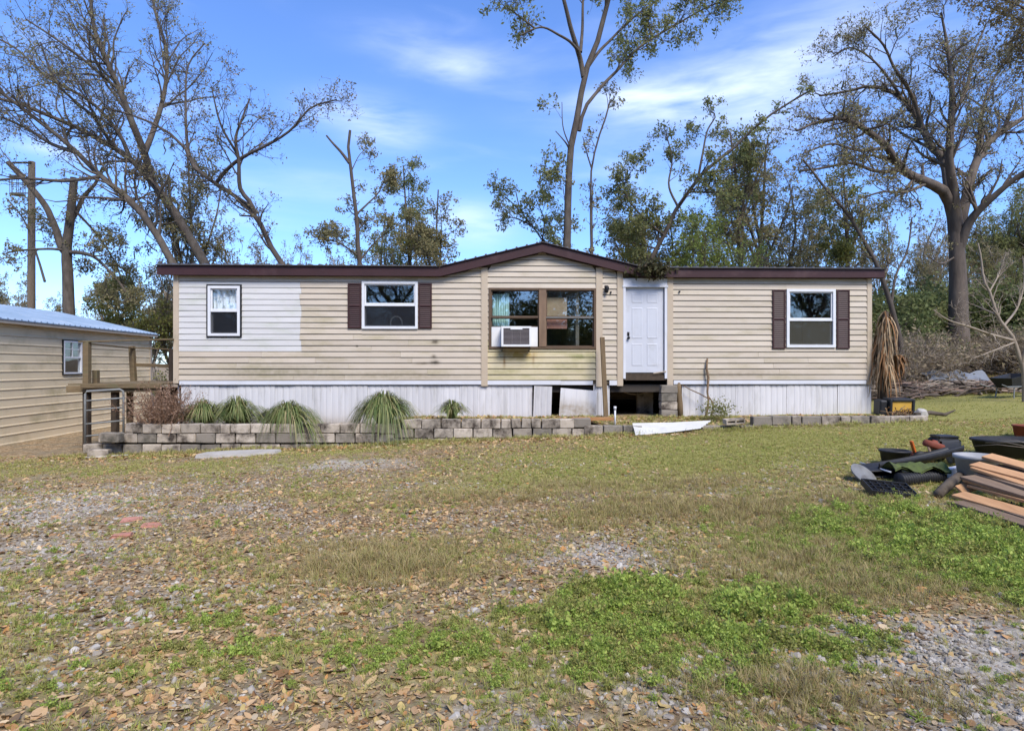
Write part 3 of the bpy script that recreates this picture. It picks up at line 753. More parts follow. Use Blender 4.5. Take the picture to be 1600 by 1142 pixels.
part('door_frame', m_white, (U(973) + .004, U(977), -.045, .1, 1.34, DR[3] - .01), (U(1038), U(1042) - .004, -.045, .1, 1.34, DR[3] - .01), (U(977) + .001, U(1038) - .001, -.04, .1, dz1 + .008, DR[3] - .01))
part('door_header', m_white, (U(973) + .003, U(1042) - .003, -.046, .002, DR[3] - .008, 3.70), (U(972) - .0, U(1043), -.06, -.047, DR[3] - .03, DR[3] + .01))
part('threshold', m_darkwood, (U(977) - .03, U(1039) + .02, -.02, .12, H(1000, 594)[1], H(1000, 586)[1]), (U(978), U(1038), .03, .10, H(1000, 586)[1] + .002, dz0 - .02))
mb = MB(); mb.bar(HW(0, 0, 0) * 0 + Vector((U(1020), -.05, H(1020, 583)[1])), (U(1040), -.05, H(1040, 580)[1]), .03, .02); mb.build('broken_sill_strip', m_trim, home)
# porch lamp, small fittings
lx, lz = H(947, 453)
lamp = MB(); Ml = Matrix.Translation((lx, -.03, lz))
lamp.lathe([(.001, .09), (.035, .08), (.05, .05)], 10, Ml @ Matrix.Translation((0, -.07, 0))); lamp.lathe([(.05, .05), (.055, .04), (.035, -.06), (.02, -.075), (.001, -.08)], 10, Ml @ Matrix.Translation((0, -.07, 0)))
lamp.box(lx - .012, lx + .012, -.10, -.02, lz + .06, lz + .08); lamp.box(lx - .04, lx + .04, -.034, -.02, lz - .06, lz + .1)
lamp.build('porch_lamp', m_black, home, True)
for q in ((954, 457), (1061, 456)):
    x, z = H(*q); part('wall_bracket', m_black, (x - .015, x + .015, -.06, -.02, z - .02, z + .02))
# steel chassis beam seen through the gap, hoses
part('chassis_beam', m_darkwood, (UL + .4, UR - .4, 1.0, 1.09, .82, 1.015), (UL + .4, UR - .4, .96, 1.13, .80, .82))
mb = MB()
for (q0, q1, sag, d) in ((960, 1030, .10, .3), (965, 1035, .17, .42), (975, 1025, .06, .6)):
    mb.tube([(U(q0) + (U(q1) - U(q0)) * t, d, 1.12 - sag * math.sin(math.pi * t)) for t in np.linspace(0, 1, 9)], .014, 6)
mb.build('hose', m_bark_pale, home, True)
part('rear_skirting', m_skirt, (UL + .1, UR - .1, DEPTH - .06, DEPTH - .03, .1, ZK), (UL + .02, UL + .05, .1, DEPTH - .1, .0, ZK), (UR - .05, UR - .02, .1, DEPTH - .1, .1, ZK))
# skirting panels: vertical ribbed vinyl, each panel its own piece
def skirt_mesh(wd, h0, h1):
    mb = MB(); prof = []
    for k in range(3):
        x = wd * k / 3
        prof += [(x, 0), (x + wd * .03, .006), (x + wd * .09, .006), (x + wd * .12, 0), (x + wd * .23, -.002)]
    prof.append((wd - .003, 0)); vs = []
    for (x, y) in prof: vs += [(x, y, h0), (x, y, h1)]
    for (x, y) in prof: vs += [(x, y + .004, h0), (x, y + .004, h1)]
    n = len(prof); fs = [(2 * k, 2 * k + 2, 2 * k + 3, 2 * k + 1) for k in range(n - 1)] + [(2 * n + 2 * k + 2, 2 * n + 2 * k, 2 * n + 2 * k + 1, 2 * n + 2 * k + 3) for k in range(n - 1)]
    return mb.add(vs, fs)
def skirt_run(x0, x1, tilt0=0):
    u = U(x0); e = U(x1); n = max(1, round((e - u) / .42)); wd = (e - u) / n
    for k in range(n):
        p = HW(u + wd * (k + .5), 0, 0); zg = tz(p.x, p.y) - .05
        o = skirt_mesh(wd, zg, ZK + random.uniform(-.006, .008)).build('skirting_panel', m_skirt, home)
        o.location = (u + wd * k, .012 + random.uniform(-.004, .004), 0); o.rotation_euler = (R(random.uniform(-.6, .6)), 0, R(random.uniform(-.5, .5)))
skirt_run(283, 832); 
o = skirt_mesh(U(860) - U(832), .44, ZK - .02).build('skirting_panel', m_skirt, home); o.location = (U(832), -.03, 0); o.rotation_euler = (R(2), R(1.8), R(-3)); o['label'] = 'skewed last skirting panel beside the dark gap'
o = skirt_mesh(U(943) - U(927), .44, ZK + .03).build('skirting_panel', m_skirt, home); o.location = (U(927), .005, 0)
o = skirt_mesh(U(953) - U(944), .46, ZK - .01).build('skirting_panel', m_skirt, home); o.location = (U(944), .03, 0)
skirt_run(1066, 1150); skirt_run(1150, 1362)
# loose leaning panel
lp = HW(U(872), -.16, .44)
o = skirt_mesh(U(932) - U(875), 0, .70).build('loose_skirting_panel', m_skirt, None, loc=(lp.x, lp.y, .44), rot=(R(-10), R(5), TH)); tag(o, 'white ribbed skirting panel leaning crooked beside the dark gap', 'skirting panel')

# window air conditioner
m_ac = mat('air_conditioner_plastic', (.72, .71, .69), (.64, .63, .61), rough=.5, scale=4)
m_acg = mat('air_conditioner_grille', (.20, .17, .17), (.16, .14, .14), rough=.6, scale=8)
u0, z1 = H(783, 511); u1, z0 = H(829, 542)
ac = empty('window_air_conditioner', HW(u0, -.3, z0), 'white air conditioner with grey grille set in the picture window', 'air conditioner', rot=(0, 0, TH))
W_, H_ = u1 - u0, z1 - z0
part('casing', m_ac, *frame_boxes((0, W_, 0, H_), .045, .0, .5), parent=ac)
mb = MB().box(.046, W_ - .046, .03, .06, .046, H_ - .046)
mb.build('grille_back', m_black, ac)
mb = MB()
for k in range(14): z = .05 + (H_ - .1) * k / 13; mb.box(.048, W_ - .048, .008, .03, z - .007, z + .007)
for k in range(4): x = .05 + (W_ - .1) * k / 3; mb.box(x - .004, x + .004, .005, .007, .05, H_ - .05)
tag(mb.build('grille_slats', m_acg, ac), kind='stuff')
part('top_grip', m_ac, (W_ * .3, W_ * .7, -.012, -.001, H_ - .075, H_ - .02), parent=ac)
part('side_panel', m_ac, (U(768) - u0, -.004, .28, .31, .0, H_ + .0), parent=ac); part('side_panel', m_ac, (W_ + .004, U(840) - u0, .28, .31, .0, H_), parent=ac)
for x in (.02, W_ - .04):
    mb = MB(); mb.bar((x, .02, -.01), (x, .33, -.11), .02); mb.bar((x, .0, -.012), (x, .33, -.012), .02); mb.build('bracket', m_black, ac)
# ------------------------------------------------------------------ block wall, deck, shed and pole
def block_mesh(l, h=.19, d=.19, b=.012):
    return MB().cbox(-l / 2, l / 2, 0, d, 0, h, b, jit=.004).mesh('concrete_block', m_block)
BM = [block_mesh(.392) for _ in range(5)]; BH = [block_mesh(.19) for _ in range(3)]
BMd = []
for me in BM[:3]:
    k = me.copy(); k.materials[0] = m_block_d; BMd.append(k)
rw = empty('retaining_wall', (0, WALL_Y, 0), 'low dry stacked concrete block wall in front of the mobile home', 'retaining wall')
def yw(x): return 0.02 * math.sin(x * 1.3) + .012 * max(0, x - 3) ** 1.3
def put(x, z, half=False, dark=False, dy=0, rz=0, rx=0):
    me = random.choice(BH if half else (BMd if dark else BM))
    o = bpy.data.objects.new('concrete_block', me); link(o, rw)
    o.location = (x, yw(x) + dy + random.uniform(-.012, .012), z + random.uniform(-.004, .004)); o.rotation_euler = (R(random.uniform(-.8, .8)) + rx, R(random.uniform(-.7, .7)), R(random.uniform(-1.5, 1.5)) + rz)
CH = .196
def course(x0, x1, z, off=0, dark=.12, skip=(), halves=()):
    x = x0 + off; k = 0
    while x < x1 - .1:
        l = .2 if k in halves else .4
        if k not in skip: put(x + l / 2, z - (.16 if z == .205 and XW(975) < x < XW(1090) and x < 6 else 0), l < .3, random.random() < dark)
        x += l + random.uniform(.006, .018); k += 1
XW = lambda px: (px - 800) / F * WALL_Y
z0 = -.135
course(XW(128), XW(600), z0 - .05, 0, .3)                    # bottom, mostly buried
course(XW(152), XW(210), z0 + CH - .02, .0, .5)
course(XW(200), XW(610), z0 + CH - .02, .18, .15)
course(XW(206), XW(602), z0 + 2 * CH - .02, 0, .15, halves=(0, 5, 9))
zz = .535 - 3 * CH
course(XW(606), XW(932), zz, 0, .3); course(XW(602), XW(925), zz + CH, .19, .2); course(XW(628), XW(862), zz + 2 * CH, 0, .12, halves=(5, 6, 7, 8))
put(XW(882), zz + 2 * CH + .0); put(XW(909), zz + 2 * CH + .012, False, True)
course(XW(905), XW(1185), .205, .1, .9)
course(XW(1178), XW(1445), .395, 0, .35, halves=(2, 5))
course(XW(1168), XW(1440), .205, .1, .8)
# left end return
for k in range(4): put(XW(205) - .02, z0 + CH * (k % 2) + CH - .02, dy=.32 + .42 * (k // 2), rz=R(90))
for (px_, py_, rz, dark, lab) in ((152, 702, 8, False, 'pale concrete block lying askew at the left end of the block wall'), (170, 690, -4, True, 'dark mossy concrete block on the left end step of the wall')):
    q = P(px_, py_, WALL_Y - .25)
    o = bpy.data.objects.new('loose_concrete_block', (BMd if dark else BM)[0]); link(o); o.location = (q.x, q.y, gz(q.x, q.y) - .01 if not dark else z0 + CH + .02); o.rotation_euler = (0, R(3), R(rz)); tag(o, lab, 'concrete block')
# loose hollow block lying on its side
q = P(1150, 664, WALL_Y - .15)
mb = MB(); l, h, d, wt = .40, .10, .20, .03
for x in (-l / 2, -wt / 2, l / 2 - wt): mb.box(x, x + wt, 0, d, .0301, h - .0301)
for x in (-l / 4 - .01 * 0,): pass
mb.box(-l / 2, l / 2, 0, d, 0, .03); mb.box(-l / 2, l / 2, 0, d, h - .03, h)
o = mb.build('hollow_block', m_block, None, loc=(q.x, q.y, gz(q.x, q.y) + .13), rot=(R(3), R(-3), R(4))); tag(o, 'hollow core block lying on its side on the low wall', 'concrete block')
# stacked pier under the door
pz = HW(U(1042), -.12, 0)
pier = empty('block_pier', (pz.x, pz.y, tz(pz.x, pz.y) - .03), 'leaning pier of stacked grey blocks under the door', 'block pier', rot=(0, 0, R(4)))
zt = ZK - (tz(pz.x, pz.y) - .03); nb_ = 4
for k in range(nb_):
    o = MB().cbox(-.19, .19, -.1, .1, 0, zt / nb_ - .008, .012, jit=.006).build('concrete_block', m_block_d if k != 1 else m_block, pier, loc=(random.uniform(-.02, .02), random.uniform(-.01, .01), k * zt / nb_), rot=(0, 0, R(random.uniform(-4, 4))))
q = HW(U(1022), .9, 0)
o = MB().cbox(-.2, .2, -.1, .1, 0, .62, .012, jit=.006).build('support_pier', m_block, None, loc=(q.x, q.y, tz(q.x, q.y) - .02)); tag(o, 'pale pier standing back in the shade under the home', 'block pier')
# broken post beside the pier
q = HW(U(1060), -.12, 0); mb = MB()
mb.tube([(0, 0, -.05), (.01, .0, .3), (-.01, 0, .6), (.0, .01, .74), (.02, .02, .80)], [.075, .07, .068, .06, .02], 8)
o = mb.build('broken_post', m_oldwood, None, True, loc=(q.x, q.y, tz(q.x, q.y)), rot=(0, R(-2), 0)); tag(o, 'broken weathered wooden post beside the stacked block pier', 'post')
# leaning board beside the bay
q0 = P(947, 654, 13.95); q1 = P(941, 527, 14.1); q0.z = tz(q0.x, q0.y) - .03
mb = MB(); mb.bar(q0, q1, .10, .09, up=(0, 1, 0), b=.006); o = mb.build('wooden_post', m_oldwood); tag(o, 'upright brown timber post leaning against the wall beside the picture window', 'post')
# orange lumber offcut, white pipe
q0 = P(892, 661, 13.0); q1 = P(958, 660, 13.1); q0.z = q1.z = .515
mb = MB(); mb.bar(q0, q1, .11, .07, b=.005); m_orange = mat('fresh_lumber', (.42, .22, .09), (.30, .14, .055), rough=.75, scale=4, stretch=(1, 6, 6), bump=.15, orand=.2)
o = mb.build('timber_offcut', m_orange); tag(o, 'orange timber offcut lying on the block wall by the post', 'timber')
q = P(961, 656, 13.3); mb = MB(); zb = tz(q.x, q.y)
mb.tube([(0, 0, -.05), (0, 0, .34)], .02, 10); mb.tube([(0, 0, .34), (0, 0, .41)], .03, 10)
o = mb.build('pipe', m_white, None, True, loc=(q.x, q.y, zb)); tag(o, 'short white plastic pipe standing before the dark opening', 'pipe')
# white metal sheet lying over the low wall
mb = MB(); A, B_, C_, D_ = P(993, 677, 12.35), P(1095, 668, 12.6), P(1112, 660, 13.35), P(988, 662, 13.0)
A.z = gz(A.x, A.y) + .03; B_.z = .36; C_.z = .45; D_.z = .43
n = 14; vs = []
for k in range(n + 1):
    t = k / n; dz = .02 if k % 3 == 1 else 0
    for s, off in ((0, 0), (.5, -.015), (1, 0)):
        p = (A.lerp(D_, t)).lerp(B_.lerp(C_, t), s); vs.append((p.x, p.y, p.z + dz + off))
fs = [(3 * k + j, 3 * k + j + 1, 3 * k + 4 + j, 3 * k + 3 + j) for k in range(n) for j in range(2)]
o = mb.add(vs, fs).build('metal_sheet', m_sheetm); tag(o, 'white ribbed metal sheet lying tilted across the low wall', 'metal sheet')
# flat stone slab and white strip
q = G(372, 712)
mb = MB(); rim = [(-.78, -.2), (-.3, -.32), (.35, -.28), (.72, -.12), (.75, .16), (.3, .24), (-.3, .2), (-.7, .1)]
mb.add([(x, y, 0) for x, y in rim] + [(x * .97, y * .93, .07) for x, y in rim], [tuple(range(8, 16))] + [(k, (k + 1) % 8, 8 + (k + 1) % 8, 8 + k) for k in range(8)])
m_slab = mat('slab_stone', (.42, .39, .35), (.33, .30, .26), rough=.95, scale=4, bump=.4)
o = mb.build('stone_slab', m_slab, None, loc=(q.x, q.y + .1, q.z - .005), rot=(R(2), R(-1.5), R(2))); tag(o, 'flat grey stone slab lying before the block wall', 'stone slab')
q = G(168, 715); o = MB().cbox(-.42, .42, -.05, .05, 0, .04, .006).build('pale_board', m_sheetm, None, loc=(q.x, q.y, q.z), rot=(0, R(-3), R(5))); tag(o, 'short whitish board lying at the left foot of the wall', 'board')
q = G(243, 706); o = MB().cbox(-.11, .11, -.08, .08, 0, .14, .05, jit=.02).build('rock', m_block, None, loc=(q.x, q.y - .05, q.z - .02)); tag(o, 'pale angular rock at the foot of the block wall', 'rock')

# deck
deck = empty('wooden_deck', (-8.9, 13.6, 0), 'raised weathered wooden deck beside the left end of the home', 'deck')
def dk(v): return Vector(v) - Vector((-8.9, 13.6, 0))
ZD = 1.21
fl_, fr_ = P(104, 603, 13.55), P(252, 601, 13.9)
bl_, br_ = Vector((-9.9, 16.2, ZD)), Vector((-8.05, 16.2, ZD))
mb = MB(); mb.bar(dk((fl_.x, fl_.y, ZD - .08)), dk((fr_.x, fr_.y, ZD - .08)), .045, .15, b=.005); mb.build('front_beam', m_deckwood, deck)
mb = MB(); mb.bar(dk((fl_.x + .35, fl_.y - .05, ZD - .01)), dk((fr_.x, fr_.y - .05, ZD - .03)), .05, .09, b=.005); mb.build('front_beam', m_deckwood, deck)
for k in range(17):
    t = k / 17; a_ = Vector((fl_.x, fl_.y, ZD)).lerp(bl_, t + .005); c_ = Vector((fr_.x, fr_.y, ZD)).lerp(br_, t + .005)
    mb = MB(); mb.bar(dk(a_ + Vector((0, .08, .02))), dk(c_ + Vector((0, .08, .02))), .14, .035, b=.004); mb.build('deck_board', m_deckwood, deck)
def post(px, ytop, Y, zb, w, name='post', m=m_deckwood, ptop=None):
    q = P(px, ytop, Y); p1 = P(ptop if ptop else px, ytop, Y); mb = MB(); mb.bar(dk((q.x, q.y, zb)), dk((p1.x, p1.y, q.z)), w, b=.006); return mb.build(name, m, deck)
post(136, 533, 13.66, ZD - .0, .125); post(209, 541, 16.0, ZD + .02, .12, ptop=206); post(268, 545, 16.1, ZD + .02, .10, m=m_darkwood)
post(150, 578, 13.95, ZD + .02, .11)
for (px_, Y) in ((136, 13.75), (180, 13.85)):
    q = P(px_, 610, Y); mb = MB(); mb.bar(dk((q.x, q.y, gz(q.x, q.y) - .1)), dk((q.x, q.y, ZD - .16)), .125, b=.006); mb.build('support_post', m_darkwood, deck)
q = P(203, 610, 14.4); mb = MB(); mb.bar(dk((q.x, q.y, .0)), dk((q.x, q.y, ZD - .1)), .11, b=.006); mb.build('support_post', m_deckwood, deck)
def rail(a, b_, w=.08, d=.032): mb = MB(); mb.bar(dk(P(*a)), dk(P(*b_)), w, d, b=.004); mb.build('rail', m_deckwood, deck)
rail((123, 534, 13.6), (271, 530, 14.05)); rail((138, 537, 13.7), (208, 544, 16.0)); rail((205, 543, 16.05), (270, 546, 16.1)); rail((212, 570, 16.05), (268, 572, 16.1), .04, .09)
part('under_deck_panel', m_darkwood, (1.0 - .9, 1.0, 1.6, 1.63, .0, ZD - .1), parent=deck)  # solid dark sheet across the space below the deck

# tube gate
gt = empty('metal_gate', (0, 0, 0), 'grey tubular metal farm gate standing under the deck', 'gate')
A, B_ = P(133, 690, 13.35), P(193, 684, 13.65); A.z = gz(A.x, A.y) + .02; B_.z = A.z + .06
zt = P(150, 611, 13.4).z; gt.location = A
def gq(t, z): q = A.lerp(B_, t); return Vector((q.x - A.x, q.y - A.y, z - A.z))
mb = MB(); mb.tube([gq(0, A.z), gq(0, zt - .06), gq(.04, zt), gq(.9, zt + .03), gq(.985, zt - .01), gq(1, zt - .1), gq(1, A.z + .05)], .024, 8); mb.build('gate_frame', m_galv, gt, True)
for k, t in enumerate((.06, .26, .46, .68, .84)):
    mb = MB(); z = A.z + (zt - A.z) * t; mb.tube([gq(0, z), gq(1, z + .05)], .019, 8); mb.build('gate_bar', m_galv, gt, True)

# shed
SA = Vector((-12.78, 21.7, -.27)); SB = Vector((-11.75, 9.5, -.27))
sdir = (SB - SA); SL = sdir.length; ang = math.atan2(sdir.y, sdir.x)
shed = empty('metal_shed', SA, 'cream metal sided shed with metal roof tinted with reflected sky blue', 'shed', rot=(0, 0, ang))   # local x runs along the wall towards the viewer, local -y lies inside? see below
# local frame: +x along the wall, +y to the right side of travel reversed
inward = -1.0   # local y that leads into the shed
lx_ = Vector((math.cos(ang), math.sin(ang), 0)); ly_ = Vector((-math.sin(ang), math.cos(ang), 0))
if ly_.x > 0: inward = -1.0
else: inward = 1.0
EH = 3.07; SP = EH / 14
def s_at(px):
    k = (px - 800) / F
    # SA.x + s*lx.x = k*(SA.y + s*lx.y)
    return (k * SA.y - SA.x) / (lx_.x - k * lx_.y)
def s_z(px, py):
    s = s_at(px); Y = SA.y + s * lx_.y; return CZ - (py - 571) / F * Y - SA.z
sw0, sw1 = s_at(126), s_at(97); wz0, wz1 = s_z(112, 584), s_z(112, 533)
SW = (min(sw0, sw1), max(sw0, sw1), wz0, wz1)
o_ = -inward
for i in range(14):
    z0_, z1_ = i * SP, (i + 1) * SP
    for (p, q, c, d) in subtract([(0, SL, z0_, z1_)], SW):
        if d - c < .02: continue
        prof = [(0, -.008), (.0, .008), (.012, .014), (.03, .014), (.05, .004), (SP * .6, .003), (SP - .008, .002), (SP - .007, -.010)]
        mb = MB(); vs = []; zs = [c + (d - c) * (h / SP) for h, _ in prof]
        for x in (p, q):
            for (h, y), z in zip(prof, zs): vs.append((x, o_ * (y + .012), z))
        n = len(prof); fs = [(k, k + 1, n + k + 1, n + k) if o_ > 0 else (n + k, n + k + 1, k + 1, k) for k in range(n - 1)]
        mb.add(vs, fs).build('wall_panel', m_shed, shed)
b = MB()
for (p, q, c, d) in subtract([(0, SL, 0, EH)], SW): b.box(p, q, min(0, inward * .08), max(0, inward * .08), c, d)
WID = 6.2; RISE = .70
b.box(0, .08, *sorted((inward * .081, inward * WID)), 0, EH); b.box(SL - .08, SL, *sorted((inward * .081, inward * WID)), 0, EH); b.box(.081, SL - .081, *sorted((inward * (WID - .08), inward * WID)), 0, EH)
for x in (0.001, SL - .079): b.add([(x, inward * .0, EH), (x, inward * WID, EH), (x, inward * WID / 2, EH + RISE - .03), (x + .07, 0, EH), (x + .07, inward * WID, EH), (x + .07, inward * WID / 2, EH + RISE - .03)], [(0, 1, 2), (3, 5, 4), (0, 2, 5, 3), (1, 4, 5, 2)])
b.build('wall', m_shedtrim, shed)
for sgn in (0, 1):
    mb = MB(); n = int((SL + .3) / .23); vs = []; us = []
    for k in range(n + 1):
        s_ = -.15 + (SL + .3) * k / n
        for du, dz in ((0, 0), (.08, 0), (.10, .028), (.13, .028), (.15, 0)): us.append((s_ + du, dz))
    ye, yr = (inward * -.22, inward * WID / 2) if sgn == 0 else (inward * (WID + .22), inward * WID / 2)
    for (u, dz) in us: vs += [(u, ye, EH - .05 + dz), (u, yr, EH + RISE + dz), (u, ye, EH - .07)]
    fs = []
    for k in range(len(us) - 1): fs += [(3 * k, 3 * k + 3, 3 * k + 4, 3 * k + 1), (3 * k + 2, 3 * k + 5, 3 * k + 3, 3 * k)]
    mb.add(vs, fs).build('roof', m_shedroof, shed)
part('eave_trim', m_shedtrim, (-.12, SL + .1, *sorted((o_ * .205, o_ * .18)), EH - .15, EH - .072), (-.12, SL + .1, *sorted((o_ * .179, o_ * .04)), EH - .10, EH - .085), parent=shed)
part('corner_trim', m_shedtrim, (-.04, .06, *sorted((o_ * .045, o_ * .0)), 0, EH - .1), parent=shed)
wn_ = part('window', m_frame_w, *[(p, q, *sorted((o_ * .055, -o_ * .05)), z0_, z1_) for (p, q, _, _, z0_, z1_) in frame_boxes(SW, .045, 0, 0)], parent=shed)
zm = (SW[2] + SW[3]) / 2
part('meeting_rail', m_frame_w, (SW[0] + .046, SW[1] - .046, *sorted((o_ * .04, -o_ * .03)), zm - .02, zm + .02), parent=wn_)
sm_ = (SW[0] + SW[1]) / 2
part('muntin', m_frame_w, (sm_ - .012, sm_ + .012, *sorted((o_ * .03, o_ * .012)), zm + .021, SW[3] - .046), (SW[0] + .046, sm_ - .013, *sorted((o_ * .03, o_ * .012)), (zm + SW[3]) / 2 - .012, (zm + SW[3]) / 2 + .012), (sm_ + .013, SW[1] - .046, *sorted((o_ * .03, o_ * .012)), (zm + SW[3]) / 2 - .012, (zm + SW[3]) / 2 + .012), parent=wn_)
part('pane', m_glass, (SW[0] + .046, SW[1] - .046, *sorted((o_ * .006, -.0 * o_)), SW[2] + .046, SW[3] - .046), parent=wn_)
part('edge_seal', m_black, *[(p, q, *sorted((o_ * .05, o_ * .001)), z0_, z1_) for (p, q, _, _, z0_, z1_) in frame_boxes((SW[0] - .03, SW[1] + .03, SW[2] - .03, SW[3] + .03), .029, 0, 0)], parent=wn_)
part('floor', m_intdark, (.1, SL - .1, *sorted((inward * .1, inward * (WID - .1))), -.05, .02), parent=shed)

# utility pole
q = P(49, 253, 28.0); zg = gz(q.x, q.y)
pole = empty('utility_pole', (q.x, q.y, zg), 'round wooden utility pole behind the shed', 'utility pole')
mb = MB(); hh = q.z - zg; mb.tube([(0, 0, -.3), (0, 0, hh * .5), (.02, 0, hh)], [.17, .155, .135], 12); mb.build('pole', m_pole, pole, True)
mb = MB(); mb.box(-.75, .1, -.16, -.08, hh - .12, hh - .05); mb.build('crossarm', m_darkwood, pole)
mb = MB()
for k in range(8): a_ = k * math.pi / 4; mb.tube([(-.55 + .28 * math.cos(a_), -.1 + .28 * math.sin(a_), hh - 1.5), (-.55 + .28 * math.cos(a_), -.1 + .28 * math.sin(a_), hh - .75)], .012, 4)
mb.lathe([(.0, 0), (.30, 0), (.30, .05), (.0, .05)], 12, Matrix.Translation((-.55, -.1, hh - 1.55))); mb.lathe([(.0, 0), (.30, 0), (.30, .05), (.0, .05)], 12, Matrix.Translation((-.55, -.1, hh - .76)))
mb.bar((-.55, -.1, hh - 1.45), (.0, -.05, hh - 1.45), .05); mb.build('transformer_cage', m_galv, pole)
mb = MB(); mb.bar((-.15, 0, hh - 2.6), (.9, 0, hh - 2.62), .05); mb.build('bracket_arm', m_darkwood, pole)
# ------------------------------------------------------------------ trees
def nrm(v): return v / np.maximum(np.linalg.norm(v, axis=-1, keepdims=True), 1e-9)
def smooth_poly(p, n):
    p = np.asarray(p, float)
    if len(p) > 2:
        q = np.vstack([2 * p[0] - p[1], p, 2 * p[-1] - p[-2]]); out = []
        for i in range(1, len(q) - 2):
            for t in np.linspace(0, 1, 8, endpoint=False):
                a, b, c, d = q[i - 1], q[i], q[i + 1], q[i + 2]
                out.append(.5 * ((2 * b) + (-a + c) * t + (2 * a - 5 * b + 4 * c - d) * t * t + (-a + 3 * b - 3 * c + d) * t ** 3))
        out.append(q[-2]); p = np.array(out)
    s = np.concatenate([[0], np.cumsum(np.linalg.norm(np.diff(p, axis=0), axis=1))])
    u = np.linspace(0, s[-1], n)
    return np.stack([np.interp(u, s, p[:, k]) for k in range(3)], 1)
def grow(A, Rr, count, length, ang, up, wob, rr, n, tmin, g, rmin=.004, rmax=9, w=None, taper=.25):
    nA = A.shape[1]
    if w is None: w = np.linalg.norm(np.diff(A, axis=1), axis=2).sum(1)
    idx = g.choice(len(A), count, p=w / w.sum())
    t = tmin + (1 - tmin) * g.uniform(0, 1, count) ** .85 if np.isscalar(tmin) else tmin[idx] + (1 - tmin[idx]) * g.uniform(0, 1, count)
    f = t * (nA - 1); i = np.minimum(f.astype(int), nA - 2); fr = (f - i)[:, None]
    base = A[idx, i] * (1 - fr) + A[idx, i + 1] * fr
    r0 = Rr[idx, i] * (1 - fr[:, 0]) + Rr[idx, i + 1] * fr[:, 0]
    tan = nrm(A[idx, i + 1] - A[idx, i])
    rv = g.normal(size=(count, 3)); perp = nrm(rv - (rv * tan).sum(1, keepdims=True) * tan)
    a = np.radians(g.uniform(ang[0], ang[1], count))[:, None]
    d = nrm(tan * np.cos(a) + perp * np.sin(a))
    ln = length * g.uniform(.45, 1.35, count) * (1.2 - .65 * t)
    st = (ln / (n - 1))[:, None]
    P_ = [base]
    for k in range(n - 1):
        d = nrm(d + g.normal(size=(count, 3)) * wob + np.array([0, 0, up]))
        P_.append(P_[-1] + d * st)
    r = np.clip(r0 * rr, rmin, rmax)[:, None] * np.linspace(1, taper, n)[None]
    return np.stack(P_, 1), r
def tubes(A, Rr, sides):
    M_, n, _ = A.shape
    T = np.empty_like(A); T[:, 1:-1] = A[:, 2:] - A[:, :-2]; T[:, 0] = A[:, 1] - A[:, 0]; T[:, -1] = A[:, -1] - A[:, -2]; T = nrm(T)
    avg = nrm(T.mean(1)); ref = np.where(np.abs(avg[:, 2:3]) > .75, np.array([[1., 0.15, 0]]), np.array([[0.1, .05, 1.]]))
    Ux = nrm(np.cross(T, ref[:, None, :])); Uy = np.cross(T, Ux)
    an = np.arange(sides) * 2 * np.pi / sides
    V = A[:, :, None] + Rr[:, :, None, None] * (np.cos(an)[None, None, :, None] * Ux[:, :, None] + np.sin(an)[None, None, :, None] * Uy[:, :, None])
    V = V.reshape(-1, 3)
    b = (np.arange(M_) * n * sides)[:, None, None]; j = (np.arange(n - 1) * sides)[None, :, None]; k = np.arange(sides)[None, None, :]; k2 = (k + 1) % sides
    Q = np.stack([b + j + k, b + j + k2, b + j + sides + k2, b + j + sides + k], -1).reshape(-1, 4)
    return V, Q
def leaves_on(A, count, size, off, g, droop=.2, aspect=.5, tmin=.3, clump=1):
    n = A.shape[1]; m = max(1, count // clump)
    idx = g.integers(0, len(A), m); f = g.uniform(tmin, 1, m) * (n - 1); i = np.minimum(f.astype(int), n - 2); fr = (f - i)[:, None]
    c = A[idx, i] * (1 - fr) + A[idx, i + 1] * fr
    if clump > 1: c = np.repeat(c, clump, 0)
    c = c + g.normal(size=c.shape) * off
    m = len(c)
    d = nrm(g.normal(size=(m, 3)) + np.array([0, 0, -droop])); s = nrm(np.cross(d, g.normal(size=(m, 3)))); nn = np.cross(d, s)
    L = (size * g.uniform(.55, 1.35, m))[:, None]; W = L * aspect
    V = np.stack([c, c + d * L * .5 + s * W * .5 + nn * L * .08, c + d * L, c + d * L * .5 - s * W * .5 + nn * L * .08], 1).reshape(-1, 3)
    Q = np.arange(m * 4).reshape(-1, 4)
    return V, Q
def merge(parts):
    V = []; Q = []; Mi = []; o = 0
    for v, q, m in parts:
        V.append(v); Q.append(q + o); Mi.append(np.full(len(q), m)); o += len(v)
    return np.vstack(V), np.vstack(Q), np.concatenate(Mi)
NL = 18
def limb_arrays(limbs, g, jit=.0):
    A = []; Rr = []
    for pts, r0, r1 in limbs:
        p = smooth_poly(pts, NL)
        A.append(p); Rr.append(r0 + (r1 - r0) * np.linspace(0, 1, NL) ** .9)
    A = np.array(A)
    if jit: A[:, 2:-1] += g.normal(size=A[:, 2:-1].shape) * jit
    return A, np.array(Rr)
